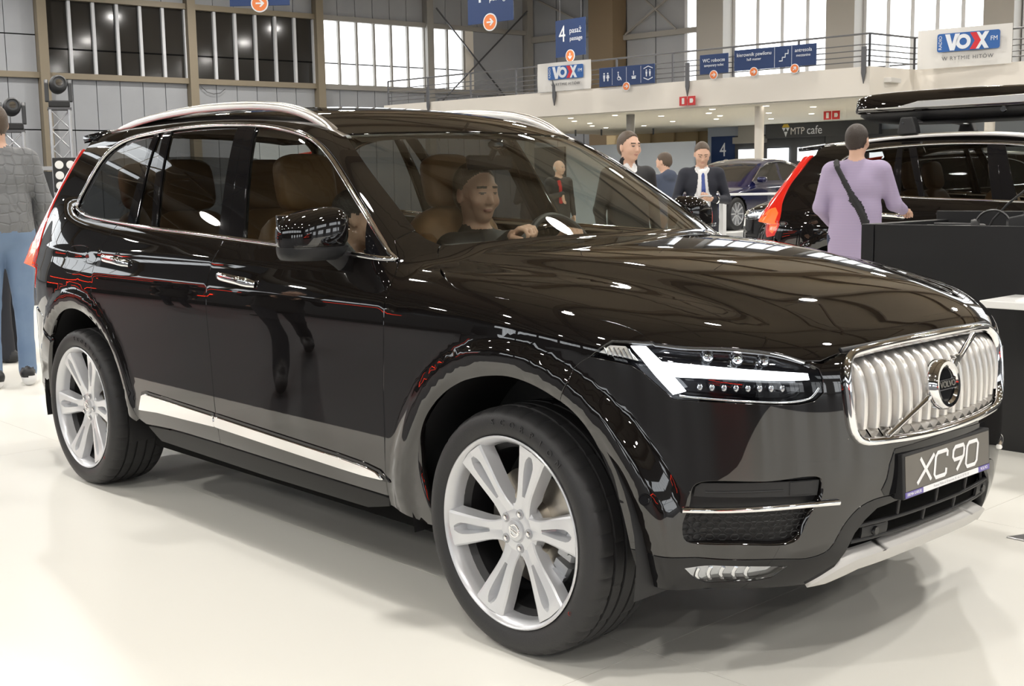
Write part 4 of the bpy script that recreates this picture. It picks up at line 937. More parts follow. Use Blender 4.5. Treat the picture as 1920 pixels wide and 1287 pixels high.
    R(strip('window_chrome',FS,np.array(xz(ch)),.017,.008,'chrome',car,GRN,off=-.001,closed=True,sm=False))
    # ---- roof rails
    rp=[(-3.20,-.600,1.690),(-3.14,-.602,1.712),(-3.0,-.606,1.738),(-2.75,-.611,1.762),(-2.4,-.616,1.776),(-2.1,-.618,1.776),(-1.8,-.617,1.764),(-1.6,-.615,1.742),(-1.45,-.612,1.706),(-1.34,-.609,1.660),(-1.25,-.606,1.600),(-1.225,-.605,1.583)]
    base=surf(FTOP,np.array([(p[0],p[1],1.7) for p in rp]),GRN)[0]
    P=cr(np.array(rp),.03)
    zb=np.interp(P[:,0],base[:,0],base[:,2])
    V=[];F=[];prof=[(-.020,0),(-.022,.5),(-.016,.85),(-.008,1),(.008,1),(.014,.85),(.018,.5),(.018,0)]
    for p,zz in zip(P,zb):
        top=p[2]-.026;th=.034;bot=max(zz-.01,top-th)
        for a,t in prof: V.append((p[0],p[1]+a,bot+(max(top,bot+.01)-bot)*t))
    k=len(prof)
    for i in range(len(P)-1):
        for j in range(k): F.append((i*k+j,i*k+(j+1)%k,(i+1)*k+(j+1)%k,(i+1)*k+j))
    F+= [tuple(range(k)),tuple((len(P)-1)*k+j for j in range(k))]
    mb=MB();mb.add(V,F);R(mb.build('roof_rail','satin',car,True,50))
    # ---- rear: bumper, hatch, lamps
    RB=[(-4.07,0,.80),(-4.0,-.6,.80),(-3.75,-.85,.80),(-3.60,-.90,.80),(-3.42,-.94,.77)]+[p for p in ARCH_R if p[2]<=.68 and p[0]<WBX]+[(-3.47,-.92,.36),(-3.60,-.9,.33),(-3.95,-.6,.30),(-4.0,0,.30)]
    panel('rear_bumper',FRE,half_full(RB),'paint',LOW,car,step=.05,skirt=.03)
    TL=smooth3(TAILF)+[(-3.80,-.83,.88),(-3.88,-.76,.98),(-3.86,-.74,1.12),(-3.74,-.72,1.26),(-3.66,-.68,1.38),(-3.58,-.64,1.48),(-3.50,-.60,1.58)]
    tl=R(panel('tail_lamp',FRE,TL,'tail',BODY,car,step=.03,off=-.004,skirt=.02))
    TL2=[(-3.612,-.86,1.10),(-3.62,-.872,.98),(-3.69,-.865,.915),(-3.75,-.83,.94),(-3.765,-.81,1.04),(-3.70,-.82,1.13),(-3.65,-.84,1.15)]
    panel('tail_lamp_lit_core',FRE,TL2,'tail_lit',BODY,tl,step=.03,off=-.005,skirt=.002)
    HT=[(-4.07,0,.81),(-4.0,-.6,.81),(-3.70,-.87,.81),(-3.67,-.88,.895),(-3.80,-.83,.875),(-3.89,-.75,.98),(-3.87,-.73,1.12),(-3.75,-.71,1.24),(-3.85,-.4,1.22),(-3.86,0,1.22)]
    panel('tailgate',FRE,half_full(HT),'paint',BODY,car,step=.05,skirt=.03)
    RW=[(-3.86,0,1.23),(-3.85,-.4,1.23),(-3.75,-.70,1.25),(-3.67,-.67,1.38),(-3.58,-.62,1.50),(-3.55,-.4,1.56),(-3.55,0,1.57)]
    panel('rear_window',FRE,half_full(RW),'privacy',BODY,car,step=.06,skirt=0)
    SP=[(-3.34,-.60,1.72),(-3.36,-.655,1.64),(-3.46,-.645,1.61),(-3.56,-.60,1.60),(-3.62,-.3,1.62),(-3.63,0,1.625),(-3.45,0,1.72),(-3.42,-.4,1.72)]
    panel('roof_spoiler',Planar((.25,0,-.97)),[p for p in SP[:6]]+mir(SP[:5])+[(-3.42,.4,1.7),(-3.45,0,1.7),(-3.42,-.4,1.7)],'gloss_black',lambda p:np.maximum(p[...,2]-(S_roof(p[...,0])+.006-.10*p[...,1]**2-.35*np.clip(np.abs(p[...,1])-.35,0,None)**3),np.abs(p[...,1])-.67),car,step=.04,skirt=.03,gap=0)
    # ---- handles
    for par,(x0,z0),(x1,z1) in ((fd,(-1.638,1.053),(-1.362,1.034)),(rd,(-2.680,1.088),(-2.420,1.070))):
        cx,cz=(x0+x1)/2,(z0+z1)/2
        Q,N=surf(FS,np.array([(x0+(x1-x0)*t,-.9,z0+(z1-z0)*t) for t in np.linspace(0,1,13)]),LOW)
        lift=[.004,.018,.028,.033,.035,.036,.036,.036,.036,.035,.032,.022,.004]
        rr=[.010,.013,.0145,.015,.015,.015,.015,.015,.015,.015,.0155,.015,.011]
        m=MB();m.tube([Vector(q)+Vector(n)*l for q,n,l in zip(Q,N,lift)],rr,12,sq=(1.15,.62),up=(0,0,1));h_=m.build('door_handle','chrome',par,True,60)
        cup=[(cx+.055*math.cos(a)+.0,-.93,cz-.004+.040*math.sin(a)) for a in np.linspace(0,2*math.pi,24,endpoint=False)]
        panel('handle_cup',FS,cup,'gloss_black',LOW,h_,step=.015,off=-.0012,skirt=.002,gap=0)
    for o in both: mirror_obj(o,car)
    return car
# ---------------------------------------------------------------- wheels
def build_wheel(parent,name='wheel'):
    """hub at origin, outer face toward -y"""
    w=empty(name,(0,0,0),0,parent)
    # tyre
    V=[];F=[];n=216
    prof=[(.284,-.014,0),(.290,-.001,0),(.297,.004,0),(.312,.010,0),(.330,.0115,0),(.345,.0075,0),(.354,.002,0),(.361,-.006,1),(.3660,-.015,1),(.3695,-.026,1),(.3712,-.040,1),(.3716,-.054,1),(.3640,-.0555,0),(.3640,-.063,0),(.3718,-.0645,2),(.3720,-.098,2),(.3640,-.0995,0),(.3640,-.107,0),(.3720,-.1085,0),(.3720,-.147,0),(.3640,-.1485,0),(.3640,-.156,0),(.3720,-.1575,2),(.3718,-.191,2),(.3640,-.1925,0),(.3640,-.200,0),(.3716,-.2015,1),(.3712,-.215,1),(.3660,-.240,1),(.354,-.257,0),(.330,-.266,0),(.300,-.258,0),(.284,-.243,0)]
    k=len(prof)
    for j in range(n):
        a=2*math.pi*j/n
        for r,h,t in prof:
            if t==1 and j%6==0: r-=.0038
            if t==2 and j%12==3: r-=.003
            V.append((r*math.cos(a),-h,r*math.sin(a)))
    for j in range(n):
        for i in range(k-1): F.append((j*k+i,j*k+i+1,((j+1)%n)*k+i+1,((j+1)%n)*k+i))
    mb=MB();mb.add(V,F);ty=mb.build('tyre','rubber',w,True,28)
    L=[]
    for i,c in enumerate('SCORPION'):
        a=math.radians(118-i*7.2);p=(.330*math.cos(a),-.0118,.330*math.sin(a))
        t=text_mesh(c,.026,'rubber_text','x',None,.0012,M4=basis(p,(math.sin(a),0,-math.cos(a)),(math.cos(a),0,math.sin(a))));L.append(t)
    mb=MB()
    for t in L:
        mb.add([v.co for v in t.data.vertices],[tuple(p.vertices) for p in t.data.polygons]);bpy.data.objects.remove(t)
    mb.build('sidewall_lettering','rubber_text',ty)
    a=math.radians(-14);m=MB();m.lathe([(0,.0015),(.0055,.0015),(.006,0)],12,(0,0,0),'z');o=m.build('tyre_dot','red_dot',ty);o.matrix_local=basis((.317*math.cos(a),-.0115,.317*math.sin(a)),(0,0,1),(1,0,0))
    # rim barrel
    m=MB();m.lathe([(.284,.012),(.2885,-.004),(.2895,-.0005-.003),(.286,-.006),(.281,-.0035),(.275,.006),(.268,.016),(.2655,.030),(.262,.05),(.252,.09),(.245,.20),(.25,.235)],96,(0,0,0),'y');m.build('rim_barrel','rim',w,True,40)
    m=MB();m.lathe([(.262,.052),(.245,.07),(.241,.21),(.20,.215),(0,.215)],64,(0,0,0),'y');m.build('wheel_inner','black_plastic',w,True)
    # spokes
    st=[(.058,.044,.0,.040),(.075,.0365,.0,.038),(.095,.0320,.0,.035),(.115,.0320,.0006,.032),(.140,.0350,.0035,.0275),(.170,.0410,.0075,.023),(.200,.0470,.0110,.0185),(.228,.0525,.0125,.0145),(.243,.0550,.0090,.012),(.257,.0580,.0008,.0095),(.274,.0620,.0,.0075)]
    ns=6
    def spoke():
        V=[];F=[]
        for r,hw,sl,h in st:
            tw=.16*(r-.08)
            dp=.046 if r>.1 else .03
            sd=.040 if sl>.001 else .0015
            skew=.004*min(1,max(0,(r-.1)/.1))
            cs=[(-hw*1.06,dp),(-hw*1.0,.006+skew),(-hw*.90,.001+skew),(-sl-.0035-.002,0),(-sl,sd),(sl,sd),(sl+.0035+.002,0.0),(hw*.78,0),(hw*.92,.004),(hw*1.06,dp)]
            for s,d in cs:
                ang=s/r*1.0+tw;V.append((r*math.sin(ang),h+d-.004,r*math.cos(ang)))
        k=10
        for i in range(len(st)-1):
            for j in range(k-1): F.append((i*k+j,i*k+j+1,(i+1)*k+j+1,(i+1)*k+j))
        return V,F
    V,F=spoke();mb=MB();mb.add(V,F);s0=mb.build('spoke','rimface',w,True,24)
    for i in range(1,ns): c=s0.copy();COL.objects.link(c);c.parent=w;c.rotation_euler=(0,i*2*math.pi/ns,0)
    m=MB();m.lathe([(.084,.075),(.080,.044),(.066,.036),(.050,.0335),(.038,.034),(.036,.036),(0,.036)],48,(0,0,0),'y');m.build('hub','rimface',w,True,40)
    cp=None
    m=MB();m.lathe([(0,.026),(.026,.026),(.031,.028),(.033,.032),(.034,.04)],36,(0,0,0),'y');cp=m.build('centre_cap','rim',w,True)
    m=MB();m.lathe([(.015,.0262),(.016,.0245),(.020,.0245),(.0212,.0262)],32,(0,0,0),'y');m.build('cap_ring','chrome',cp,True)
    m=MB();m.box(-.022,.022,.0235,.0255,-.005,.005);m.build('cap_band','chrome',cp)
    text_mesh('VOLVO',.0085,'black_plastic','cap_lettering',cp,.0003,M4=basis((0,.0233,0),(1,0,0),(0,0,1)))
    for i in range(5):
        a=math.radians(20+72*i);x,z=.054*math.cos(a),.054*math.sin(a)
        m=MB();m.lathe([(.0150,.036),(.0145,.0318),(.0135,.0312),(.0122,.0325),(.0,.0330)],20,(x,0,z),'y');m.build('lug_recess','caliper',w,True)
        m=MB();m.lathe([(0,.0275),(.006,.0275),(.0088,.030),(.009,.05)],6,(x,0,z),'y');m.build('lug_bolt','chrome',w,False)
    m=MB();m.tube([(.02,.03,-.258),(.02,.022,-.245),(.02,.016,-.235)],.0045,8);m.build('tyre_valve','black_plastic',w,True)
    # brake
    m=MB();m.lathe([(.06,.07),(.085,.075),(.09,.105),(.178,.105),(.180,.108),(.180,.13),(.09,.13)],64,(0,0,0),'y');m.build('brake_disc','brake',w,True,30)
    m=MB()
    for i in range(9):
        a=math.radians(-24+i*6.2);b=math.radians(-24+(i+1)*6.2)
        if i in(3,5): continue
        V=[];
        for aa in(a,b):
            for r,h in ((.145,.070),(.198,.070),(.205,.080),(.205,.15),(.145,.15)): V.append((r*math.cos(aa),h,r*math.sin(aa)))
        m.add(V,[(0,1,6,5),(1,2,7,6),(2,3,8,7),(3,4,9,8),(4,0,5,9),(0,4,3,2,1),(5,6,7,8,9)])
    m.bar((.185,.062,.03),(.20,.062,.075),.016);m.bar((.165,.06,.05),(.21,.06,.055),.012);m.ball((.175,.062,.085),.012,8);m.bar((.15,.064,-.05),(.20,.064,-.055),.014)
    m.build('brake_caliper','caliper',w,False)
    return w
def build_running_gear(car):
    w=build_wheel(car);w.location=(0,-.946,HUBZ);w.rotation_euler=(0,math.radians(20),0)
    for loc,sy,ry in (((WBX,-.946,HUBZ),1,26),((0,.946,HUBZ),-1,0),((WBX,.946,HUBZ),-1,20)):
        c=copy_tree(w,car);c.location=loc;c.scale=(1,sy,1);c.rotation_euler=(0,math.radians(ry),0)
    for x0,r in ((0,.482),(WBX,.486)):
        V=[];F=[];n=28;ys=(-.925,-.80,-.62)
        for i in range(n+1):
            a=math.radians(-12+204*i/n)
            for j,y in enumerate(ys): V.append((x0+r*math.cos(a),y,HUBZ+r*math.sin(a)))
            V.append((x0,-.62,HUBZ))
        for i in range(n):
            for j in range(3): F.append((i*4+j,i*4+j+1,(i+1)*4+j+1,(i+1)*4+j))
        mb=MB();mb.add(V,F);o=mb.build('wheel_arch_liner','black_plastic',car,True);c=o.copy();COL.objects.link(c);c.parent=car;c.scale=(1,-1,1)
    m=MB();m.box(-3.85,.42,-.61,.61,.25,.48);m.box(-2.45,-.46,-.84,.84,.25,.36);m.box(-3.92,-3.55,-.66,.66,.36,.6);m.build('underbody','dark',car)
    for s in (1,-1):
        for poly in ([(-2.40,.40),(-.50,.40),(-.50,1.10),(-2.60,1.18)],):
            V,F,N=panel_geo(FS,xz(poly),LOW,off=.045,step=.12,skirt=0,gap=0)
            if s<0:V=V*np.array([1,-1,1])
            mesh_obj('door_inner_trim',V,F,M['cabin_dark'],car)
def build_cabin(car):
    m=MB();m.box(-3.8,-.35,-.80,.80,.44,.50);m.build('cabin_floor','cabin_dark',car)
    panel('headliner',FTOP,[(-1.25,-.52,1.6),(-1.18,0,1.6),(-1.25,.52,1.6),(-3.3,.52,1.6),(-3.3,-.52,1.6)],'cabin_light',GRN,car,off=.045,step=.12,skirt=0,gap=0)
    # dashboard
    V=[];F=[];pr=[(-.50,1.135),(-.70,1.150),(-.86,1.145),(-.93,1.115),(-.95,1.05),(-.92,.90),(-.80,.62)]
    ys=np.linspace(-.80,.80,17)
    for y in ys:
        for x,z in pr: V.append((x-.10*(abs(y)/.8)**2,y,z+(.035*math.exp(-((y-.37)/.17)**2) if z>1.1 else 0)))
    k=len(pr)
    for i in range(len(ys)-1):
        for j in range(k-1): F.append((i*k+j,i*k+j+1,(i+1)*k+j+1,(i+1)*k+j))
    mb=MB();mb.add(V,F);d=mb.build('dashboard','cabin_dark',car,True,60)
    m=MB();m.box(-1.0,-.955,-.10,.10,.78,1.06);m.build('centre_screen','gloss_black',d,bevel=.006)
    m=MB();m.box(-1.75,-.95,-.13,.13,.5,.78);m.build('centre_console','cabin_dark',car,bevel=.02)
    # steering wheel
    sw=empty('steering_wheel',(-1.06,.37,1.08),0,car);sw.rotation_euler=(0,math.radians(-24),0)
    m=MB();m.tube([(0,.185*math.cos(a),.185*math.sin(a)) for a in np.linspace(0,2*math.pi,40,endpoint=False)],.016,10,closed=True,up=(1,0,0));m.build('wheel_rim','black_plastic',sw,True)
    m=MB();m.ball((.02,0,0),(.035,.075,.06),14)
    for a in (0,math.pi,-math.pi/2): m.bar((.01,.05*math.cos(a),.05*math.sin(a)),(0,.175*math.cos(a),.175*math.sin(a)),.045,.018,up=(1,0,0))
    m.build('wheel_hub','black_plastic',sw,True)
    m=MB();m.tube([(.02,0,0),(.30,0,-.08)],.04,10);m.build('steering_column','cabin_dark',sw,True)
    # interior mirror
    m=MB();m.box(-.012,.012,-.12,.12,-.03,.03);o=m.build('interior_mirror','gloss_black',car,bevel=.01);o.location=(-1.13,.02,1.475)
    m=MB();m.tube([(-1.12,.02,1.49),(-1.10,.02,1.52),(-1.09,.02,1.56)],.014,8);m.ball((-1.075,.02,1.545),(.035,.05,.025),10);m.build('mirror_stalk','gloss_black',car,True)
    # seats
    def seat(x,y,parent,hr=True,w=.26,top=1.30):
        s=empty('seat',(x,y,.5),0,parent)
        def cushion(name,c,r,rot,e=.55,par=None):
            V=[];F=[];nu,nv=20,12
            sg=lambda v,p:math.copysign(abs(v)**p,v)
            for i in range(nv+1):
                t=-math.pi/2+math.pi*i/nv
                for j in range(nu):
                    a=2*math.pi*j/nu;V.append((r[0]*sg(math.cos(t),e)*sg(math.cos(a),e),r[1]*sg(math.cos(t),e)*sg(math.sin(a),e),r[2]*sg(math.sin(t),e)))
            for i in range(nv):
                for j in range(nu): F.append((i*nu+j,i*nu+(j+1)%nu,(i+1)*nu+(j+1)%nu,(i+1)*nu+j))
            mb=MB();mb.add(V,F);o=mb.build(name,'leather',par or s,True,80);o.location=c;o.rotation_euler=(0,math.radians(rot),0);return o
        cushion('seat_cushion',(.20,0,.14),(.27,w,.10),-8)
        cushion('seat_back',(-.10,0,.46),(.095,w,.34),-16)
        for sy in(-1,1): cushion('seat_bolster',(-.06,sy*(w-.045),.42),(.085,.055,.26),-16)
        if hr: cushion('head_restraint',(-.19,0,.905),(.055,.14,.125),-12,.5)
        return s
    seat(-1.62,.37,car);seat(-1.69,-.37,car)
    for y in (-.45,0,.45): seat(-2.60,y,car,True,.22)
    for y in (-.32,.32): seat(-3.28,y,car,True,.2)
def build_mirrors(car):
    mr=empty('door_mirror',(-.885,-1.005,1.238),0,car)
    V=[];F=[];nu,nv=28,16;sg=lambda v,p:math.copysign(abs(v)**p,v)
    for i in range(nv+1):
        t=-math.pi/2+math.pi*i/nv
        for j in range(nu):
            a=2*math.pi*j/nu;cx,cy,cz=sg(math.cos(t),.62)*sg(math.cos(a),.75),sg(math.cos(t),.62)*sg(math.sin(a),.75),sg(math.sin(t),.62)
            x,y,z=cx*.090,cy*.112,cz*.080
            if x<-.035:x=-.035+(x+.035)*.12
            z*=1-.16*(-y/.125) if y<0 else 1;z+=.018*(y/.125)-.0;x-=.025*(-y/.125)
            V.append((x,y,z))
    for i in range(nv):
        for j in range(nu): F.append((i*nu+j,i*nu+(j+1)%nu,(i+1)*nu+(j+1)%nu,(i+1)*nu+j))
    mb=MB();mb.add(V,F);mb.build('mirror_cap','paint',mr,True,70)
    m=MB();m.add([(x*1.0,y*.99,-.062+max(-.030,min(z,-.02)+.035)) for x,y,z in V],F);m.build('mirror_underside','black_plastic',mr,True,50)
    m=MB();m.tube([(.02,.075,-.055),(.025,.105,-.085),(.03,.135,-.115)],[.040,.036,.034],14,sq=(1.3,.75));m.build('mirror_foot','black_plastic',mr,True,50)
    m=MB();m.tube([(.085-.03*t*t,.02-.125*t,-.045+.0*t) for t in np.linspace(0,1,9)],.007,8);m.build('mirror_indicator','lens',mr,True)
    m=MB();m.box(-.05,-.044,-.105,.105,-.06,.06);m.build('mirror_glass','chrome',mr,bevel=.002)
    c=copy_tree(mr,car);c.location=(-.885,1.005,1.238);c.scale=(1,-1,1)
# ---------------------------------------------------------------- people: one continuous surface grown from blended limbs
def surface_nets(D,org,h):
    nx,ny,nz=D.shape;S=D<0
    def cor(A,i,j,k): return A[i:nx-1+i,j:ny-1+j,k:nz-1+k]
    cnt=sum(cor(S,i,j,k).astype(np.int8) for i in(0,1) for j in(0,1) for k in(0,1))
    act=(cnt>0)&(cnt<8);I=np.argwhere(act);idx=np.full(act.shape,-1,np.int64);idx[act]=np.arange(len(I))
    pos=np.zeros((len(I),3));w=np.zeros(len(I))
    off=[(i,j,k) for i in(0,1) for j in(0,1) for k in(0,1)]
    vals={o:D[I[:,0]+o[0],I[:,1]+o[1],I[:,2]+o[2]] for o in off}
    for a in off:
        for ax in range(3):
            if a[ax]==1: continue
            b=list(a);b[ax]=1;b=tuple(b);va,vb=vals[a],vals[b];m=(va<0)!=(vb<0)
            t=np.where(m,va/np.where(m,va-vb,1),0)
            P=np.repeat(np.array([a],float),len(I),0);P[:,ax]=t;pos[m]+=P[m];w[m]+=1
    V=(I+pos/w[:,None])*h+np.array(org);F=[]
    for ax in range(3):
        b,c=(ax+1)%3,(ax+2)%3
        s0=[slice(None)]*3;s1=[slice(None)]*3;s0[ax]=slice(0,-1);s1[ax]=slice(1,None)
        A,B=S[tuple(s0)],S[tuple(s1)];E=np.argwhere(A!=B);E=E[(E[:,b]>0)&(E[:,c]>0)&(E[:,b]<D.shape[b]-1)&(E[:,c]<D.shape[c]-1)]
        q=[]
        for db,dc in((-1,-1),(0,-1),(0,0),(-1,0)):
            e=E.copy();e[:,b]+=db;e[:,c]+=dc;q.append(idx[e[:,0],e[:,1],e[:,2]])
        q=np.stack(q,1);fl=~A[E[:,0],E[:,1],E[:,2]];q[fl]=q[fl][:,::-1];F.append(q)
    return V,np.concatenate(F)
class Fig:
    """limbs as tapered capsules, masses as ellipsoids; each carries a material slot"""
    def __init__(s): s.P=[]
    def cone(s,a,b,r1,r2,m,k=.03): s.P.append(('c',np.array(a,float),np.array(b,float),r1,r2,m,k));return s
    def ell(s,c,r,m,k=.03,rot=None,cut=None): s.P.append(('e',np.array(c,float),np.array(r,float),rot,cut,m,k));return s
    def mesh(s,h,zmin=None,lo=None):
        lo_=np.full(3,9.);hi_=np.full(3,-9.)
        for p in s.P:
            if p[0]=='c':
                R=max(p[3],p[4]);lo_=np.minimum(lo_,np.minimum(p[1],p[2])-R);hi_=np.maximum(hi_,np.maximum(p[1],p[2])+R)
            else: R=p[2].max();lo_=np.minimum(lo_,p[1]-R);hi_=np.maximum(hi_,p[1]+R)
        lo_-=3*h;hi_+=3*h
        if zmin is not None: lo_[2]=max(lo_[2],zmin)
        n=np.ceil((hi_-lo_)/h).astype(int)+1
        D=np.full(n,.2,np.float32);Bd=np.full(n,9.,np.float32);L=np.zeros(n,np.int8)
        for p in s.P:
            k=p[6]
            if p[0]=='c': R=max(p[3],p[4])+k+2*h;a=np.minimum(p[1],p[2])-R;b=np.maximum(p[1],p[2])+R
            else: R=p[2].max()+k+2*h;a=p[1]-R;b=p[1]+R
            i0=np.clip(((a-lo_)/h).astype(int),0,n);i1=np.clip(((b-lo_)/h).astype(int)+2,0,n)
            if (i1<=i0).any(): continue
            ax=[lo_[i]+h*np.arange(i0[i],i1[i]) for i in range(3)]
            X=np.stack(np.meshgrid(*ax,indexing='ij'),-1)
            if p[0]=='c':
                ba=p[2]-p[1];t=np.clip(((X-p[1])@ba)/max(ba@ba,1e-9),0,1);d=np.linalg.norm(X-p[1]-t[...,None]*ba,axis=-1)-(p[3]+(p[4]-p[3])*t)
            else:
                Y=X-p[1]
                if p[3] is not None: Y=Y@np.array(p[3])
                q=np.linalg.norm(Y/p[2],axis=-1);g=np.linalg.norm(Y/p[2]**2,axis=-1);d=q*(q-1)/np.maximum(g,1e-6)
                if p[4] is not None:
                    for nrm,c0 in p[4]: d=np.maximum(d,(X-p[1])@np.array(nrm)-c0)
            sl=tuple(slice(i0[i],i1[i]) for i in range(3));d=d.astype(np.float32)
            cur=D[sl];hh=np.maximum(k-np.abs(cur-d),0)/max(k,1e-6);D[sl]=np.minimum(cur,d)-hh*hh*k/4
            m=d<Bd[sl]-(.0 if p[5]>=0 else 9);Bd[sl]=np.where(m,d,Bd[sl]);L[sl]=np.where(m,abs(p[5]),L[sl])
        if zmin is not None and zmin>0.01: D[:,:,:2]=.1
        D[:,:,0]=.1
        V,F=surface_nets(D,lo_,h)
        # smooth a little
        nV=len(V);acc=np.zeros_like(V);c=np.zeros(nV)
        for i in range(4):
            np.add.at(acc,F[:,i],V[F[:,(i+1)%4]]);np.add.at(c,F[:,i],1)
        V=.5*V+.5*acc/np.maximum(c,1)[:,None]
        cen=V[F].mean(1);g=np.clip(np.round((cen-lo_)/h).astype(int),0,n-1);mi=L[g[:,0],g[:,1],g[:,2]].copy()
        if getattr(s,'face',None):
            c0,R,hs=s.face;q=((cen-c0)@R)/hs;fx,fy,fz=q[:,0],np.abs(q[:,1]),q[:,2];on=(mi==0)&(fx>.045)&(np.abs(fz)<.11)
            mi[on&(((fy-.031)/.0135)**2+((fz-.006)/.0050)**2<1)]=2
            mi[on&(np.abs(fz-.030+.08*np.abs(fy-.03))<.0042)&(fy>.012)&(fy<.050)]=1
            mi[on&((fy/.023)**2+((fz+.0635)/.0068)**2<1)]=3
        return V,F,mi
def fingers(f,wrist,dirv,palm_n,side,m,curl=.5,sc=1.0,thumb=True):
    """hand: palm and five unequal bent fingers; side=+1 thumb toward +cross"""
    d=Vector(dirv).normalized();n=Vector(palm_n);n=(n-d*n.dot(d)).normalized();t=d.cross(n)*side;w=Vector(wrist)
    kn=[w+d*.085*sc+t*(.030-.020*i)*sc for i in range(4)]
    for i,p in enumerate(kn): f.cone(w+d*.012*sc+t*(.018-.012*i)*sc,p,.014*sc,.0115*sc,m,.012)
    L=(.078,.088,.082,.064)
    for i,p in enumerate(kn):
        a=p;ang=0
        for seg,(fr,rr) in enumerate(((.45,.0098),(.31,.009),(.24,.0082))):
            ang+=curl*(.75 if seg==0 else .95);dd=d*math.cos(ang)+n*math.sin(ang);b=a+dd*L[i]*fr*sc;f.cone(a,b,rr*sc,rr*.93*sc,m,.004);a=b
    if thumb:
        a=w+d*.025*sc+t*.024*sc;b=a+(d*.55+t*.62+n*.35)*.045*sc;c=b+(d*.75+t*.15+n*.55)*.034*sc;e=c+(d*.8-t*.1+n*.55)*.026*sc
        f.cone(a,b,.014*sc,.0115*sc,m,.01);f.cone(b,c,.0115*sc,.0098*sc,m,.005);f.cone(c,e,.0098*sc,.0085*sc,m,.004)
def head(f,c,yaw=0,pitch=0,SK=0,HR=1,EY=2,LP=3,bald=False,short=True,hairtop=.006,hs=1.0):
    """c = head centre; faces +x rotated by yaw"""
    cy,sy=math.cos(yaw),math.sin(yaw);cp,sp=math.cos(pitch),math.sin(pitch)
    R=np.array([[cy*cp,-sy,cy*sp],[sy*cp,cy,sy*sp],[-sp,0,cp]])
    def p(x,y,z): return np.array(c)+R@np.array([x,y,z])*hs
    n0=len(f.P)
    f.ell(p(-.012,0,.022),(.098,.077,.098),SK,.02,R);f.ell(p(.022,0,-.045),(.066,.060,.072),SK,.03,R);f.ell(p(.055,0,-.088),(.026,.030,.022),SK,.02,R)
    f.ell(p(.052,0,.0),(.040,.058,.055),SK,.03,R)
    f.cone(p(.086,0,.012),p(.106,0,-.030),.008,.0125,SK,.012);f.ell(p(.098,.011,-.034),(.010,.009,.008),SK,.006,R);f.ell(p(.098,-.011,-.034),(.010,.009,.008),SK,.006,R)
    f.cone(p(.079,-.040,.030),p(.084,0,.027),.010,.010,SK,.014);f.cone(p(.079,.040,.030),p(.084,0,.027),.010,.010,SK,.014)
    for s in(-1,1):
        f.ell(p(-.006,s*.078,-.008),(.018,.009,.031),SK,.006,R);f.ell(p(.077,s*.031,.006),(.010,.0145,.009),SK,.004,R)
        f.ell(p(.06,s*.045,-.03),(.025,.02,.022),SK,.02,R)
    f.ell(p(.088,0,-.060),(.008,.022,.0045),SK,.003,R);f.ell(p(.086,0,-.0675),(.008,.018,.0055),SK,.003,R)
    f.face=(np.array(c,float),R,hs)
    if not bald:
        n=R@np.array([.80,0,-.60]);f.ell(p(-.018,0,.034),(.104+.3*hairtop,.0800,.088+hairtop),HR,.008,R,[(n,.030)])
        n2=R@np.array([.93,0,-.36]);f.ell(p(-.03,0,.0),(.088,.0785,.085),HR,.006,R,[(n2,.012)])
    else:
        n=R@np.array([.97,0,.24]);f.ell(p(-.014,0,.0),(.099,.0800,.070),HR,.004,R,[(n,-.01)])
    if hs!=1:
        for i in range(n0,len(f.P)):
            q=f.P[i];f.P[i]=(q[0],q[1],q[2],q[3]*hs,q[4]*hs,q[5],q[6]) if q[0]=='c' else (q[0],q[1],q[2]*hs,q[3],[(a,b_*hs) for a,b_ in q[4]] if q[4] else None,q[5],q[6])
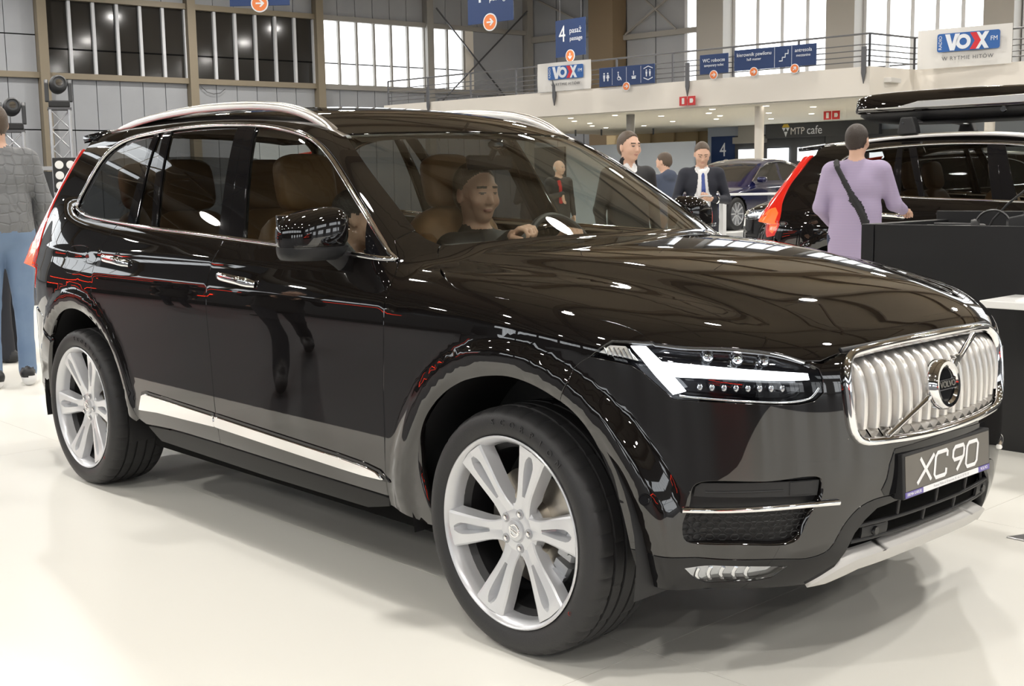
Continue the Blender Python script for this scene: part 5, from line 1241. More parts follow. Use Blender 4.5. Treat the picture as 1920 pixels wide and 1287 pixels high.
def person(name,pos,yaw,H,mats,label,pose,h=.009,zmin=None):
    """mats: slots 0 skin 1 hair 2 eye 3 lips 4 top 5 trousers 6 shoes 7 shirt 8 accent"""
    f=Fig();k=H/1.8
    P=dict(pelvis=(0,0,.97),chest=(.0,0,1.33),neck=(.0,0,1.50),head=(.025,0,1.672),hip=.09,
           kneeL=(.015,.10,.51),ankL=(-.01,.11,.085),kneeR=(.015,-.10,.51),ankR=(-.01,-.11,.085),shL=(0,.185,1.445),shR=(0,-.185,1.445),
           elL=(-.03,.25,1.16),elR=(-.03,-.25,1.16),wrL=(.05,.25,.91),wrR=(.05,-.25,.91),hdL=((.25,0,-1),(0,-1,0)),hdR=((.25,0,-1),(0,1,0)),hyaw=0,hpitch=0,bulk=1.0,hem=.88,seated=False,curl=.35,bald=False,hairtop=.006,hs=1.0,legs=True,footyawL=0,footyawR=0)
    P.update(pose);B=P['bulk'];pv,ch,nk=map(np.array,(P['pelvis'],P['chest'],P['neck']))
    mid=(pv*.5+ch*.5)
    f.ell(pv,(.115*B,.165*B,.12),5,.05);f.ell(mid+[0,0,.0],(.108*B,.152*B,.17),4,.06);f.ell(ch,(.122*B,.172*B,.17),4,.06)
    shc=(np.array(P['shL'])+np.array(P['shR']))/2
    f.cone(np.array(P['shL'])*.8+shc*.2,np.array(P['shR'])*.8+shc*.2,.068*B,.068*B,4,.05)
    if P['hem']: 
        f.cone(mid,pv+[0,0,P['hem']-.97],.118*B,.125*B,4,.05);
        for s in(-1,1): f.cone(mid+[0,s*.06,0],pv+[0,s*.055,P['hem']-.97],.105*B,.118*B,4,.04)
    f.cone(nk+[0,0,-.03],np.array(P['head'])+[-.03,0,-.06],.058,.053,0,.02)
    f.cone(nk+[-.02,-.045,-.02],nk+[-.02,.045,-.02],.05,.05,4,.04)
    head(f,P['head'],P['hyaw'],P['hpitch'],bald=P['bald'],hairtop=P['hairtop'],hs=P['hs'])
    for s,L in((1,'L'),(-1,'R')):
        sh,el,wr=map(np.array,(P['sh'+L],P['el'+L],P['wr'+L]))
        f.cone(sh,el,.060*B,.047*B,4,.035);f.cone(el,wr,.047*B,.036*B,4,.02)
        dv,pn=P['hd'+L];dvn=np.array(dv)/np.linalg.norm(dv);f.cone(wr-dvn*.01,wr+dvn*.02,.026,.026,0,.01)
        fingers(f,wr+dvn*.012,dv,pn,P.get('ths'+L,s),0,P['curl'])
        if P['legs']:
            hip=pv+[0,s*P['hip'],-.03];kn,an=np.array(P['knee'+L]),np.array(P['ank'+L])
            f.cone(hip,kn,.092*B,.063,5,.03);f.cone(kn,an,.062,.046,5,.02);f.cone(kn*.35+an*.65,an+[0,0,-.03],.052,.055,5,.02)
            fy=P['footyaw'+L];fd=np.array([math.cos(fy),math.sin(fy),0])
            f.cone([an[0],an[1],.045]-fd*.05,[an[0],an[1],.040]+fd*.14,.046,.040,6,.015);f.ell([an[0],an[1],.075]+fd*.01,(.055,.048,.05),6,.02)
    for e in P.get('extra',[]): getattr(f,e[0])(*e[1:])
    V,F,mi=f.mesh(h,zmin);V=V*k
    if V[:,2].min()<.03 and not P['seated']: V[:,2]-=V[:,2].min()
    root=empty(name,pos,yaw)
    o=mesh_obj('body',V,F,None,root,True,mats=[G(m) for m in mats],mi=mi)
    return tag(root,label,'person'),k
M['skin']=mat('skin',(.58,.36,.26),.5);M['skin_pale']=mat('pale skin',(.62,.41,.31),.5)
M['hair_dark']=mat('dark brown hair',(.030,.020,.014),.5,bump=('noise',120,.4));M['hair_brown']=mat('brown hair',(.075,.05,.032),.5,bump=('noise',120,.4));M['hair_grey']=mat('grey hair',(.42,.40,.37),.6)
M['eye']=mat('eye',(.10,.07,.055),.3);M['lips']=mat('lips',(.42,.20,.16),.5)
M['jean']=mat('faded blue jeans',(.10,.16,.27),.8,noise=(5,(.20,.28,.40)));M['navy']=mat('navy cloth',(.014,.020,.055),.8);M['suit']=mat('dark navy suit cloth',(.012,.014,.024),.75)
M['purple']=mat('fine striped lilac shirt cloth',(.30,.24,.37),.8);M['blackcloth']=mat('black jacket cloth',(.010,.010,.011),.7);M['slate']=mat('slate blue hoodie cloth',(.055,.068,.105),.9)
M['greyjacket']=mat('grey quilted nylon',(.16,.165,.17),.55);M['white_shirt']=mat('white shirt cotton',(.72,.72,.72),.8);M['tie']=mat('blue tie silk',(.02,.05,.23),.45);M['shoe']=mat('black shoe leather',(.012,.012,.013),.45);M['darktrouser']=mat('dark trouser cloth',(.015,.016,.022),.85);M['brown_belt']=mat('brown belt leather',(.08,.035,.02),.5)
M['red_cloth']=mat('red lanyard',(.45,.02,.02),.7)
def _quilt(m):
    nt=m.node_tree;b=nt.nodes['Principled BSDF'];tc=nt.nodes.new('ShaderNodeTexCoord');v=nt.nodes.new('ShaderNodeTexVoronoi');v.feature='DISTANCE_TO_EDGE';v.inputs['Scale'].default_value=15;v.inputs['Randomness'].default_value=.35
    r=nt.nodes.new('ShaderNodeMapRange');r.inputs[1].default_value=0;r.inputs[2].default_value=.12;bp=nt.nodes.new('ShaderNodeBump');bp.inputs['Strength'].default_value=.55;bp.inputs['Distance'].default_value=.012
    nt.links.new(tc.outputs['Object'],v.inputs['Vector']);nt.links.new(v.outputs['Distance'],r.inputs[0]);nt.links.new(r.outputs[0],bp.inputs['Height']);nt.links.new(bp.outputs[0],b.inputs['Normal'])
_quilt(M['greyjacket'])
def _stripe(m,c2,sc,axis):
    nt=m.node_tree;b=nt.nodes['Principled BSDF'];tc=nt.nodes.new('ShaderNodeTexCoord');w=nt.nodes.new('ShaderNodeTexWave');w.bands_direction=axis;w.inputs['Scale'].default_value=sc
    mx=nt.nodes.new('ShaderNodeMix');mx.data_type='RGBA';mx.inputs[6].default_value=b.inputs['Base Color'].default_value;mx.inputs[7].default_value=(*c2,1)
    nt.links.new(tc.outputs['Object'],w.inputs['Vector']);nt.links.new(w.outputs['Fac'],mx.inputs[0]);nt.links.new(mx.outputs[2],b.inputs['Base Color'])
_stripe(M['purple'],(.40,.34,.47),30,'Z')
def mats_(top,tr,hair='hair_brown',shoe='shoe',shirt='white_shirt',acc='tie',skin='skin'): return [skin,hair,'eye','lips',top,tr,shoe,shirt,acc]
PI=math.pi
def look(a,b): return math.atan2(b[1]-a[1],b[0]-a[0])
# ---------------------------------------------------------------- assemble
car=build_car();build_running_gear(car);build_cabin(car);build_mirrors(car);tag(car,'large glossy black suv with chrome grille in the foreground','car')
# ---------------------------------------------------------------- the people in view
CAMXY=(CAM_POS[0],CAM_POS[1])
# man in a grey quilted jacket seen from behind, left edge
away=look(CAMXY,(-6.3,-.25))
person('person',(-6.22,-.08,0),away+.15,1.97,mats_('greyjacket','jean','hair_brown','shoe'),'man in grey quilted jacket and blue jeans, back turned, left edge',dict(bulk=1.16,hem=1.04,elL=(.02,.29,1.18),wrL=(.16,.23,1.02),elR=(.0,-.27,1.17),wrR=(.12,-.24,.95),ankL=(-.02,.12,.085),ankR=(.02,-.10,.085),footyawL=.3,footyawR=-.25,extra=[('cone',(-.06,.11,.012),(.12,.155,.012),.046,.042,7,.002),('cone',(-.03,-.095,.012),(.16,-.14,.012),.046,.042,7,.002)]))
# shoe sole details for him come with the body; the man in navy bending behind him
person('person',(-7.55,.42,0),-2.35,1.86,mats_('navy','darktrouser','hair_brown'),'man in navy blue jacket bending forward behind the grey jacket',dict(bulk=1.15,chest=(.22,0,1.28),neck=(.38,0,1.40),head=(.47,0,1.50),hpitch=.7,shL=(.30,.19,1.38),shR=(.30,-.19,1.38),elL=(.42,.26,1.12),wrL=(.60,.18,1.02),elR=(.42,-.26,1.12),wrR=(.60,-.18,1.02)),h=.011)
# suited man reading his phone
sp=(-5.70,7.18);toc=look(sp,CAMXY)
su,_=person('person',(*sp,0),toc+.12,1.82,mats_('suit','suit','hair_brown','shoe'),'man in dark suit and blue tie looking down at his phone',
 dict(hem=.80,bulk=1.04,hpitch=.42,head=(.055,0,1.655),elL=(-.01,.27,1.17),elR=(-.01,-.27,1.17),wrL=(.27,.10,1.175),wrR=(.27,-.10,1.165),hdL=((.35,-1,.15),(-.35,-.2,1)),hdR=((.35,1,.15),(-.35,.2,1)),curl=.75,
 extra=[('cone',(.105,0,1.46),(.128,0,1.02),.040,.085,7,.015),('cone',(.06,-.05,1.50),(.10,-.012,1.44),.022,.02,7,.01),('cone',(.06,.05,1.50),(.10,.012,1.44),.022,.02,7,.01),
        ('cone',(.145,0,1.44),(.195,0,1.28),.014,.022,8,.004),('cone',(.195,0,1.28),(.222,0,1.04),.022,.030,8,.004)]),h=.006)
b=MB();b.box(-.036,.036,-.07,.07,-.005,.005);ph=b.build('smartphone',mat('phone white',(.6,.6,.62),.3),bevel=.004)
_c,_s=math.cos(toc+.12),math.sin(toc+.12);ph.location=(sp[0]+.318*_c,sp[1]+.318*_s,1.222);ph.rotation_euler=(0,-.45,toc+.12);tag(ph,'pale smartphone held in both hands by the suited man','phone')
b=MB();b.lathe([(.040,-.012),(.043,0),(.040,.012)],20);wt=b.build('wristwatch','chrome',None,True);wt.matrix_world=Matrix.Translation((sp[0]+.255*_c-.125*_s,sp[1]+.255*_s+.125*_c,1.187))@Matrix.Rotation(toc+.12+.9,4,'Z')@Matrix.Rotation(1.45,4,'X')@Matrix.Rotation(.0,4,'Y');tag(wt,'steel wristwatch on the wrist of the suited man','watch')
# man in black jacket beyond the far side of the car
bp_=(-4.22,4.33);tb=look(bp_,CAMXY)
person('person',(*bp_,0),tb+.45,1.80,mats_('blackcloth','darktrouser','hair_brown','shoe','white_shirt'),'man in black jacket with swept back hair beyond the windscreen',
 dict(bulk=1.08,hyaw=.25,hem=.82,hairtop=.016,extra=[('cone',(-.02,-.075,1.47),(.01,-.060,1.57),.024,.018,4,.01),('cone',(-.02,.075,1.47),(.01,.060,1.57),.024,.018,4,.01),('cone',(-.07,-.05,1.50),(-.07,.05,1.50),.03,.03,4,.02),('cone',(.045,-.035,1.52),(.085,0,1.42),.018,.016,7,.01),('cone',(.045,.035,1.52),(.085,0,1.42),.018,.016,7,.01)]),h=.006)
# hooded man
hp_=(-7.28,8.46);th=look(CAMXY,hp_)
person('person',(*hp_,0),th+.75,1.75,mats_('slate','darktrouser','hair_brown','shoe','white_shirt','brown_belt'),'man in slate blue hoodie seen from behind beside a black car',dict(hem=.92,bulk=1.08,hpitch=.25,hyaw=.35,extra=[('ell',(-.085,0,1.50),(.075,.105,.075),4,.03),('cone',(0,-.10,.93),(0,.10,.93),.125,.125,8,.02)],wrL=(.2,.16,1.05),wrR=(.2,-.16,1.05)),h=.009)
# man in lilac striped shirt with a shoulder strap reaching for a door handle
pp=(-2.36,4.79);ta=look(CAMXY,pp)
pu,_=person('person',(*pp,0),ta-.12,1.79,mats_('purple','navy','hair_dark','shoe','white_shirt','blackcloth','skin'),'man in lilac shirt with black shoulder strap, back turned, at the second car',
 dict(bulk=1.18,hem=.80,hyaw=-.25,elL=(-.03,.255,1.18),wrL=(.17,.20,1.06),elR=(.08,-.27,1.20),wrR=(.32,-.31,1.15),hdR=((1,-.15,-.05),(0,.1,-1)),hdL=((1,-.3,0),(0,-1,0)),curl=.6,
 extra=[('cone',(-.118,.125,1.475),(-.146,.02,1.28),.019,.019,8,.002),('cone',(-.146,.02,1.28),(-.144,-.07,1.12),.020,.020,8,.002),('cone',(-.144,-.07,1.12),(-.122,-.150,.93),.020,.020,8,.002),('cone',(-.04,.140,1.52),(-.118,.125,1.475),.019,.019,8,.002)]),h=.0065)
# two elderly men seen through the windscreen
for (u_,lab,xy,hh,dy) in ((0,'elderly bald man in dark coat seen through the windscreen, taller one',(-11.31,10.62),1.76,.5),(1,'elderly white haired man in dark coat seen through the windscreen',(-12.1,10.75),1.69,.1)):
    person('person',(*xy,0),look(xy,CAMXY)+dy,hh,mats_('blackcloth','darktrouser','hair_grey','shoe','white_shirt','red_cloth'),lab,dict(bulk=1.12,bald=True,hyaw=.4,elR=(.02,-.26,1.17),wrR=(.22,-.05,1.25),extra=[('cone',(.115,-.05,1.45),(.150,-.03,1.12),.025,.025,8,.004)]),h=.011)
# the driver
dp=(-1.575,.37,.0)
dr,_=person('person',dp,-.12,1.80,mats_('blackcloth','darktrouser','hair_brown','shoe','white_shirt','tie','skin'),'driver in dark sweater at the wheel, looking to his right',
 dict(seated=True,legs=False,hem=None,pelvis=(.10,0,.66),chest=(.045,0,1.00),neck=(-.035,0,1.175),head=(-.045,0,1.345),hyaw=-.02,hpitch=.02,shL=(.01,.19,1.11),shR=(.01,-.19,1.11),elL=(.17,.27,.95),elR=(.16,-.27,.94),wrL=(.36,.16,1.13),wrR=(.38,-.12,1.16),hdL=((.8,.0,.6),(.6,-.2,-.7)),hdR=((.9,.1,.5),(.6,.2,-.7)),curl=.9,hairtop=.012,hs=1.12,
 extra=[('cone',(-.02,.1,.60),(.42,.12,.66),.09,.07,5,.03),('cone',(-.02,-.1,.60),(.42,-.12,.66),.09,.07,5,.03),('cone',(.42,.12,.66),(.60,.12,.56),.065,.05,5,.02),('cone',(.42,-.12,.66),(.60,-.12,.56),.065,.05,5,.02)]),h=.0055,zmin=.52)
# front passenger leaning forward
person('person',(-1.66,-.37,0),.25,1.74,mats_('blackcloth','darktrouser','hair_dark','shoe'),'dark haired passenger leaning forward behind the side window',
 dict(seated=True,legs=False,hem=None,pelvis=(-.02,0,.66),chest=(.02,0,.99),neck=(.06,0,1.15),head=(.13,0,1.30),hyaw=.5,hpitch=.15,shL=(.04,.18,1.09),shR=(.04,-.18,1.09),elL=(.22,.24,.92),elR=(.20,-.22,.93),wrL=(.30,.05,1.05),wrR=(.29,-.08,1.13),hdR=((-.2,.5,.9),(-1,0,0)),hdL=((.5,-.5,.3),(0,0,-1)),curl=.6,
 extra=[('cone',(-.02,.1,.60),(.42,.12,.66),.09,.07,5,.03),('cone',(-.02,-.1,.60),(.42,-.12,.66),.09,.07,5,.03),('cone',(.42,.12,.66),(.55,.12,.56),.065,.05,5,.02),('cone',(.42,-.12,.66),(.55,-.12,.56),.065,.05,5,.02)]),h=.009,zmin=.52)
# ---------------------------------------------------------------- second SUV with roof box
car2=copy_tree(car);car2.location=(-.146,6.861,.0);car2.rotation_euler=(0,0,.0826);tag(car2,'second black suv carrying a roof box, behind the man in lilac','car')
C2M=Matrix.Translation((-.146,6.861,0))@Matrix.Rotation(.0826,4,'Z')
def superbox(nm,cx,cy,cz,rx,ry,rz,e,m,parent,fn=None,nu=36,nv=18):
    V=[];F=[];sg=lambda v,p:math.copysign(abs(v)**p,v)
    for i in range(nv+1):
        t=-math.pi/2+math.pi*i/nv
        for j in range(nu):
            a=2*math.pi*j/nu;v=(rx*sg(math.cos(t),e)*sg(math.cos(a),e),ry*sg(math.cos(t),e)*sg(math.sin(a),e),rz*sg(math.sin(t),e))
            if fn:v=fn(*v)
            V.append((cx+v[0],cy+v[1],cz+v[2]))
    for i in range(nv):
        for j in range(nu): F.append((i*nu+j,i*nu+(j+1)%nu,(i+1)*nu+(j+1)%nu,(i+1)*nu+j))
    b=MB();b.add(V,F);return b.build(nm,m,parent,True,70)
rb=empty('roof_box');rb.matrix_world=C2M@Matrix.Translation((-.06,0,-.025));tag(rb,'glossy black roof box with a silver stripe on the second suv','roof box')
superbox('box_lid',-2.02,-.10,2.00,1.08,.44,.145,.35,'paint',rb,lambda x,y,z:(x,y*(1-.12*max(0,z/.145)),z*(1-.45*max(0,x/1.08)**2) if z>0 else z*.35))
superbox('box_base',-2.02,-.10,1.945,1.05,.42,.075,.4,'black_plastic',rb,lambda x,y,z:(x*(1-.1*max(0,-z/.075)),y*(1-.15*max(0,-z/.075)),z))
b=MB();b.prism([(-2.98,2.000),(-2.98,1.990),(-1.0,1.985),(-1.0,2.025),(-1.30,2.050),(-2.45,2.042),(-2.62,2.004)],-.012,.012,R=Matrix.Rotation(math.pi/2,3,'X'),t=(0,-.537,0));b.build('box_stripe','satin',rb,bevel=.004)
b=MB();b.lathe([(0,.012),(.022,.012),(.026,.0)],16,(0,0,0),'z');o=b.build('box_lock','chrome',rb,True);o.location=(-1.75,-.53,1.94);o.rotation_euler=(math.pi/2,0,0)
for x in (-2.55,-1.40):
    cb=empty('roof_bar');cb.matrix_world=C2M@Matrix.Translation((x,0,0));tag(cb,'roof crossbar with black clamp feet under the box, %s one'%('rear' if x<-2 else 'front'),'roof bar')
    b=MB();b.tube([(0,-.58,1.855),(0,0,1.87),(0,.58,1.855)],.018,8,sq=(.7,1.6));b.build('bar','alu',cb,True)
    for s in(-1,1):
        V=[(-.105,.045*0,0)]
        b=MB();b.prism([(-.085,1.748),(.085,1.748),(.075,1.80),(.045,1.885),(-.055,1.885),(-.075,1.80)],-.05,.05,R=Matrix.Rotation(math.pi/2,3,'X'),t=(0,s*.615,0));b.build('clamp_foot','black_plastic',cb,bevel=.012)
        b=MB();b.lathe([(0,.004),(.012,.004),(.013,0)],12,(0,0,0),'z');o=b.build('clamp_lock','chrome',cb,True);o.location=(-.03,s*.667,1.84);o.rotation_euler=(s*-math.pi/2,0,0)
# ---------------------------------------------------------------- saloon cars further back
S_sz=Spline([(2.2,.62),(1.9,.74),(1.4,.83),(.8,.92),(0,.96),(-1.5,.98),(-2.1,.95),(-2.5,.88)]);S_sy=Spline([(.15,.80),(.3,.88),(.5,.92),(.7,.93),(.85,.91),(1.0,.86)]);S_sr=Spline([(1.15,.90),(.75,1.10),(.35,1.30),(-.1,1.43),(-.6,1.46),(-1.1,1.42),(-1.6,1.26),(-2.0,1.02)])
def SAL(p):
    x,y,z=p[...,0],np.abs(p[...,1]),p[...,2]
    q=((y/S_sy(z))**2.8+(np.clip(x-.6,0,None)/1.85)**3.2+(np.clip(-.9-x,0,None)/1.65)**4)**(1/2.8)
    f=smax((q-1)*.9,(z-S_sz(x)+.05*y*y)*.95,.08);f=smax(f,.2-z,.05)
    g=smax((z-S_sr(x)+.10*y*y)*.85,(y-(.86-.42*np.clip(z-.9,0,None)))*.9,.07);g=np.maximum(g,.8-z)
    f=smin(f,g,.02)
    for wx in(1.42,-1.42): f=np.maximum(f,np.where(y>.60,.345-np.hypot(x-wx,z-.33),-1))
    return f
def saloon(name,paint,label):
    root=empty(name);h=.034
    ax=[np.arange(-2.7,2.6,h),np.arange(-1.0,1.0+h,h),np.arange(.08,1.56,h)];X=np.stack(np.meshgrid(*ax,indexing='ij'),-1);D=SAL(X)
    V,F=surface_nets(D,(ax[0][0],ax[1][0],ax[2][0]),h)
    for _ in range(2): V=V-grad(SAL,V)*SAL(V)[:,None]
    c=V[F].mean(1);x,y,z=c[:,0],np.abs(c[:,1]),c[:,2]
    win=(z>.985)&(y>.45)&(z<S_sr(x)-.10)&(x<.78-(z-.95)*1.3)&(x>-1.95+(z-.95)*.9)&(np.abs(x+.42+.1*(z-1))>.05)
    N=grad(SAL,c);ws=(z>.97)&(np.abs(N[:,0])>.30)&(N[:,2]>.3)&(y<.66)&(((x>.10)&(x<1.1))|((x<-1.35)&(x>-1.98)))&(z>S_sz(x)+.04)
    mi=np.where(win|ws,1,0);mi=np.where(np.hypot(np.minimum(np.abs(x-1.42),np.abs(x+1.42)),z-.33)<.36,2,mi)
    lampm=(z>.58)&(z<.74)&(np.abs(x)>1.95)&(y>.45);mi=np.where(lampm,3,mi)
    o=mesh_obj('car_body',V,F,None,root,True,normals=grad(SAL,V),mats=[paint,M['dark_pane'],M['dark'],M['lamp_in']],mi=mi)
    P=[(.80,.965),(.30,1.235),(-.1,1.35),(-.6,1.375),(-1.1,1.33),(-1.55,1.17),(-1.85,1.0)]
    for s in(-1,1):
        b=MB();pts=[(x,s*(.878-.42*max(0,z-.9)),z) for x,z in P];b.tube(pts,.012,6);b.build('window_chrome','chrome',root,True)
        superbox('door_mirror',.62,s*.98,1.0,.07,.10,.06,.6,paint,root,None,16,8)
    for wx in(1.42,-1.42):
        for s in(-1,1):
            w=empty('wheel',(wx,s*.90,.33),0,root);w.scale=(1,1 if s<0 else -1,1)
            b=MB();b.lathe([(.225,.02),(.24,-.005),(.29,-.01),(.325,.01),(.33,.05),(.33,.19),(.22,.20)],40,(0,0,0),'y');b.build('tyre','rubber',w,True,40)
            b=MB();b.lathe([(.235,.0),(.222,.012),(.215,.05),(.0,.10)],40,(0,0,0),'y');b.build('rim_dish','caliper',w,True)
            for k in range(10):
                a=k*2*PI/10;b=MB();b.bar((.03*math.cos(a),.02,.03*math.sin(a)),(.226*math.cos(a),.006,.226*math.sin(a)),.026,.016,up=(0,1,0));b.build('spoke','rimface',w)
    return tag(root,label,'car')
NAVYP=mat('deep blue metallic paint',(.010,.012,.06),.1,.3,1);
sal=saloon('saloon_car',NAVYP,'deep blue saloon on the white podium behind the suited man')
sal.location=(-13.1,17.75,.40);sal.rotation_euler=(0,0,math.radians(-85))
b=MB();b.prism([(-2.45,-1.15),(2.45,-1.15),(2.45,1.15),(-2.45,1.15)],0,.40);o=b.build('podium','white_lam',bevel=.02);o.location=(-13.1,17.75,0);o.rotation_euler=(0,0,math.radians(-85));tag(o,'low white podium under the deep blue saloon','podium')
for k,(x,y,w,h) in enumerate(((-10.9,16.3,.50,1.30),(-10.3,16.9,.45,1.20))):
    g=empty('display_case',(x,y,0),.3);tag(g,'clear glass display case beside the podium, %s'%('taller left one' if k==0 else 'lower right one'),'display case')
    b=MB();b.box(-w/2,w/2,-w/2,w/2,0,.62);b.build('case_base','white_lam',g,bevel=.01)
    for sx,sy in((-1,0),(1,0),(0,-1),(0,1)):
        b=MB();b.box(sx*w/2-(.005 if sx else w/2-.01),sx*w/2+(.005 if sx else w/2-.01),sy*w/2-(.005 if sy else w/2-.01),sy*w/2+(.005 if sy else w/2-.01),.625,h);b.build('glass_pane','lens',g)
car3=copy_tree(car);car3.location=(-8.0,12.6,.0);car3.rotation_euler=(0,0,math.radians(205));tag(car3,'black car far behind, beside the man in the slate hoodie','car')
# white table frame beside the suited man
t=empty('display_table',(-10.9,14.5,0),.80);tag(t,'thin white framed display table beside the suited man','table')
b=MB();b.box(-.1,1.3,-.25,.25,1.12,1.16);b.build('table_top','white_lam',t,bevel=.006)
for x in(-.07,1.27):
    for y in(-.22,.22): b=MB();b.box(x-.03,x+.03,y-.03,y+.03,0,1.12);b.build('table_leg','white_lam',t)
# ---------------------------------------------------------------- black desk with ledge, mixer
dk=empty('reception_desk',(-1.02,2.65,0));tag(dk,'tall matte black reception desk with a white ledge','desk')
b=MB();b.box(0,.075,-.0,.85,0,1.14);b.build('end_panel','cloth_black',dk,bevel=.003)
b=MB();b.box(.08,2.6,0.004,.03,0,1.139);b.build('front_panel','cloth_black',dk,bevel=.002)
b=MB();b.box(.08,2.6,.03,.83,1.07,1.10);b.build('desk_top','cloth_black',dk)
b=MB();b.box(.0,2.6,.83,.86,0,1.19);b.build('back_panel','cloth_black',dk,bevel=.003)
b=MB();b.box(.87,2.6,-.38,.0,.765,.80);b.build('front_ledge','white_lam',dk,bevel=.004)
b=MB();b.box(-.15,.15,-.10,.10,0,.003);o=b.build('leaflet','white_print');o.location=(.12,2.46,.80);o.rotation_euler=(0,0,.25);tag(o,'white printed sheet lying on the white ledge','leaflet')
mx=empty('mixing_console',(-.10,3.05,1.10),.25);mx.scale=(1.25,1.25,1.35);tag(mx,'pale audio mixing console with rows of dark knobs on the desk','mixer')
b=MB();b.prism([(-.15,0),(.18,0),(.18,.10),(.10,.10),(-.15,.05)],-.24,.24,R=Matrix.Rotation(math.pi/2,3,'X'));b.build('console_body',mat('console beige',(.45,.42,.36),.5),mx,bevel=.006)
b=MB();b.prism([(-.16,0),(.19,0),(.19,.115),(.10,.115),(-.16,.06)],-.015,.015,R=Matrix.Rotation(math.pi/2,3,'X'),t=(0,-.255,0));b.build('console_side','black_plastic',mx,bevel=.006)
for i in range(5):
    for j in range(7):
        x=-.11+i*.045;z=.05+(x+.15)*.2;b=MB();b.lathe([(0,.02),(.007,.02),(.009,0)],8,(x,-.2+j*.065,z));b.build('knob','black_plastic',mx,True)
b=MB();b.tube([(-.68+.16*math.cos(a),3.05+.09*math.sin(a),1.112+.0005*i) for i,a in enumerate(np.linspace(0,9,30))],.009,6);o=b.build('audio_cable','black_plastic',None,True);tag(o,'coil of black cable lying on the black desk','cable')
ms=empty('desk_microphone',(-.45,2.95,1.10));tag(ms,'slim black gooseneck stalk rising from the desk','microphone')
b=MB();b.tube([(0,0,0),(.03,0,.06),(.10,.01,.14),(.22,.02,.24)],.006,6);b.build('stalk','black_plastic',ms,True)
b=MB();b.lathe([(0,.012),(.05,.01),(.055,0)],16);b.build('stalk_base','black_plastic',ms,True)
hp=empty('headphones',(-.34,2.78,1.10),.4);tag(hp,'black headphones with printed band lying on the desk','headphones')
b=MB();b.tube([(.085*math.cos(a),0,.03+.085*math.sin(a)) for a in np.linspace(.1,PI-.1,14)],.012,8,sq=(.5,1.5));b.build('headband','black_plastic',hp,True)
for s in(-1,1): b=MB();b.lathe([(0,-.02),(.035,-.02),(.04,0),(.035,.02),(0,.02)],16,(s*.085,0,.03),'x');b.build('ear_cup','black_plastic',hp,True)
b=MB();b.prism([(0,0),(.34,.0),(.34,.22),(.1,.25)],0,.006);o=b.build('stand_base','alu',bevel=.002);o.location=(.515,1.19,0);o.rotation_euler=(0,0,.0);tag(o,'flat brushed metal base plate on the floor at the right edge','base plate')
b=MB();b.tube([(.78,1.30,.006),(.78,1.30,1.0)],.012,8);
# ---------------------------------------------------------------- stage lighting on trusses
def truss(name,loc,rz,hgt,label,w=.27):
    t=empty(name,loc,rz);tag(t,label,'truss')
    for x in(-w/2,w/2):
        for y in(-w/2,w/2): b=MB();b.tube([(x,y,0),(x,y,hgt)],.024,8);b.build('chord','alu',t,True)
    n=int(hgt/.28)
    for f_ in range(4):
        b=MB();c=[(-w/2,-w/2),(w/2,-w/2),(w/2,w/2),(-w/2,w/2)];a0,a1=c[f_],c[(f_+1)%4]
        for i in range(n):
            z0,z1=i*hgt/n,(i+1)*hgt/n;p,q=(a0,a1) if i%2 else (a1,a0);b.tube([(*p,z0),(*q,z1)],.010,6)
        b.build('lattice','alu',t)
    b=MB();b.box(-w*.62,w*.62,-w*.62,w*.62,hgt,hgt+.03);b.build('top_plate','rail',t)
    return t
def moving_head(loc,rz,label):
    t=empty('stage_light',loc,rz);tag(t,label,'stage light')
    b=MB();b.box(-.17,.17,-.15,.15,0,.10);b.build('light_base','black_plastic',t,bevel=.02)
    for s in(-1,1):
        b=MB();b.prism([(-.08,.09),(.08,.09),(.07,.36),(.0,.42),(-.07,.36)],-.03,.03,R=Matrix(((1,0,0),(0,0,1),(0,1,0))),t=(0,s*.165,0));b.build('yoke_arm','anthracite',t,bevel=.012)
    b=MB();b.lathe([(0,-.15),(.07,-.145),(.115,-.10),(.128,0),(.125,.09),(.095,.15),(.085,.155),(.08,.13),(0,.125)],24,(0,0,0),'x');o=b.build('light_head','anthracite',t,True,50);o.location=(0,0,.34);o.rotation_euler=(0,math.radians(-12),math.radians(8))
    b=MB();b.lathe([(0,.135),(.05,.132),(.055,.12)],20,(0,0,0),'x');b.build('light_lens','lamp_in',o,True)
    return t
T1=(-15.46,4.24,0);T2=(-15.9,3.70,0);fc=look((-15.5,4),CAMXY)
truss('truss_tower',T1,fc,2.60,'taller silver truss tower against the panelled wall');moving_head((T1[0],T1[1],2.63),fc,'black moving head light on the taller truss tower')
truss('truss_tower',T2,fc,2.28,'shorter silver truss tower at the left edge');moving_head((T2[0],T2[1],2.31),fc,'black moving head light on the shorter truss tower')
bk=empty('blinder_light',(-14.2,3.74,0),fc);tag(bk,'black stage blinder with six round white lamps beside the tail lamp','stage light')
b=MB();b.box(-.06,.06,-.16,.16,1.38,1.86);b.build('blinder_case','black_plastic',bk,bevel=.01)
for i in range(3):
    for j in range(2): b=MB();b.lathe([(0,.07),(.055,.068),(.06,.055)],16,(0,-.075+j*.15,1.47+i*.145),'x');b.build('blinder_lamp','white_lam',bk,True)
b=MB();b.box(-.03,.03,-.03,.03,0,1.38);b.box(-.25,.25,-.25,.25,0,.02);b.build('blinder_stand','rail',bk)
br=empty('crowd_barrier',(-16.5,3.2,0),fc);tag(br,'low metal barrier with a dark banner behind the men at left','barrier')
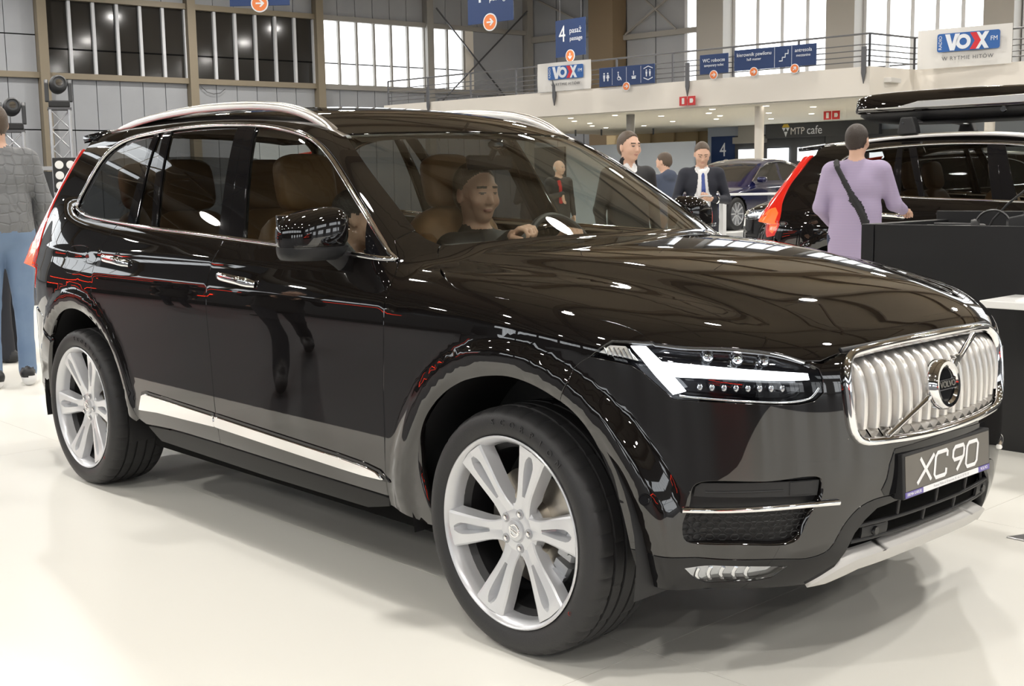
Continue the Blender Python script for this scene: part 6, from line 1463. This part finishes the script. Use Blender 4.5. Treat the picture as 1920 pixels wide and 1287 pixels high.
b=MB();b.box(-.02,.02,-1.6,1.6,1.72,1.78);b.build('barrier_rail','alu',br);b=MB();b.box(-.015,.015,-1.55,1.55,.3,1.70);b.build('barrier_panel','anthracite',br)
for y in(-1.5,0,1.5): b=MB();b.box(-.03,.03,y-.03,y+.03,0,1.72);b.build('barrier_post','alu',br)
# ---------------------------------------------------------------- stands and visitors behind the photographer, seen in the paintwork
M['neon']=mat('red light strip',(.8,.02,.01),.4,emit=(1,.035,.01),es=9)
st=empty('exhibition_stand',(-17.5,-8.6,0),math.radians(-62));tag(st,'dark stand with glowing red strips mirrored in the rear door','stand')
b=MB();b.box(-5,6,-.2,0,0,3.1);b.build('stand_wall','anthracite',st);b=MB();b.box(-4.6,5.6,0,.9,0,.55);b.build('stand_plinth','cloth_black',st,bevel=.03)
for z,x0,x1 in((1.55,-4.2,1.0),(.58,-4.5,-1.0),(2.5,-2.0,4.5)):
    b=MB();b.box(x0,x1,.0 if z>1 else .9,.04 if z>1 else .93,z,z+.06);b.build('red_strip','neon',st)
st=empty('exhibition_stand',(7.8,-5.2,0),.93);tag(st,'black stand with slanting red strips mirrored in the front bumper','stand')
b=MB();b.box(-2.2,2.2,-.8,0,0,1.5);b.build('stand_block','cloth_black',st,bevel=.1)
for x0,z0,x1,z1 in((-1.9,.5,.2,1.3),(.2,1.3,1.2,1.35),(-1.9,.5,.9,.62)):
    b=MB();b.bar((x0,.03,z0),(x1,.03,z1),.05,.05);b.build('red_strip','neon',st)
for k,(x,y,yw,lab,ps) in enumerate(((-4.35,-2.95,.5,'walking photographer silhouette mirrored in the front door',dict(kneeL=(.22,.10,.53),ankL=(.30,.10,.12),kneeR=(-.02,-.10,.50),ankR=(-.28,-.11,.16),elL=(.05,.26,1.18),wrL=(.25,.08,1.35),elR=(.05,-.26,1.18),wrR=(.25,-.08,1.35))),(-10.6,-5.4,.6,'standing visitor in dark clothes mirrored in the rear door',{}),(-9.4,-5.9,2.4,'second dark visitor mirrored in the rear door',{}))):
    person('person',(x,y,0),yw,1.8,mats_('blackcloth','darktrouser','hair_dark'),lab,ps,h=.016)
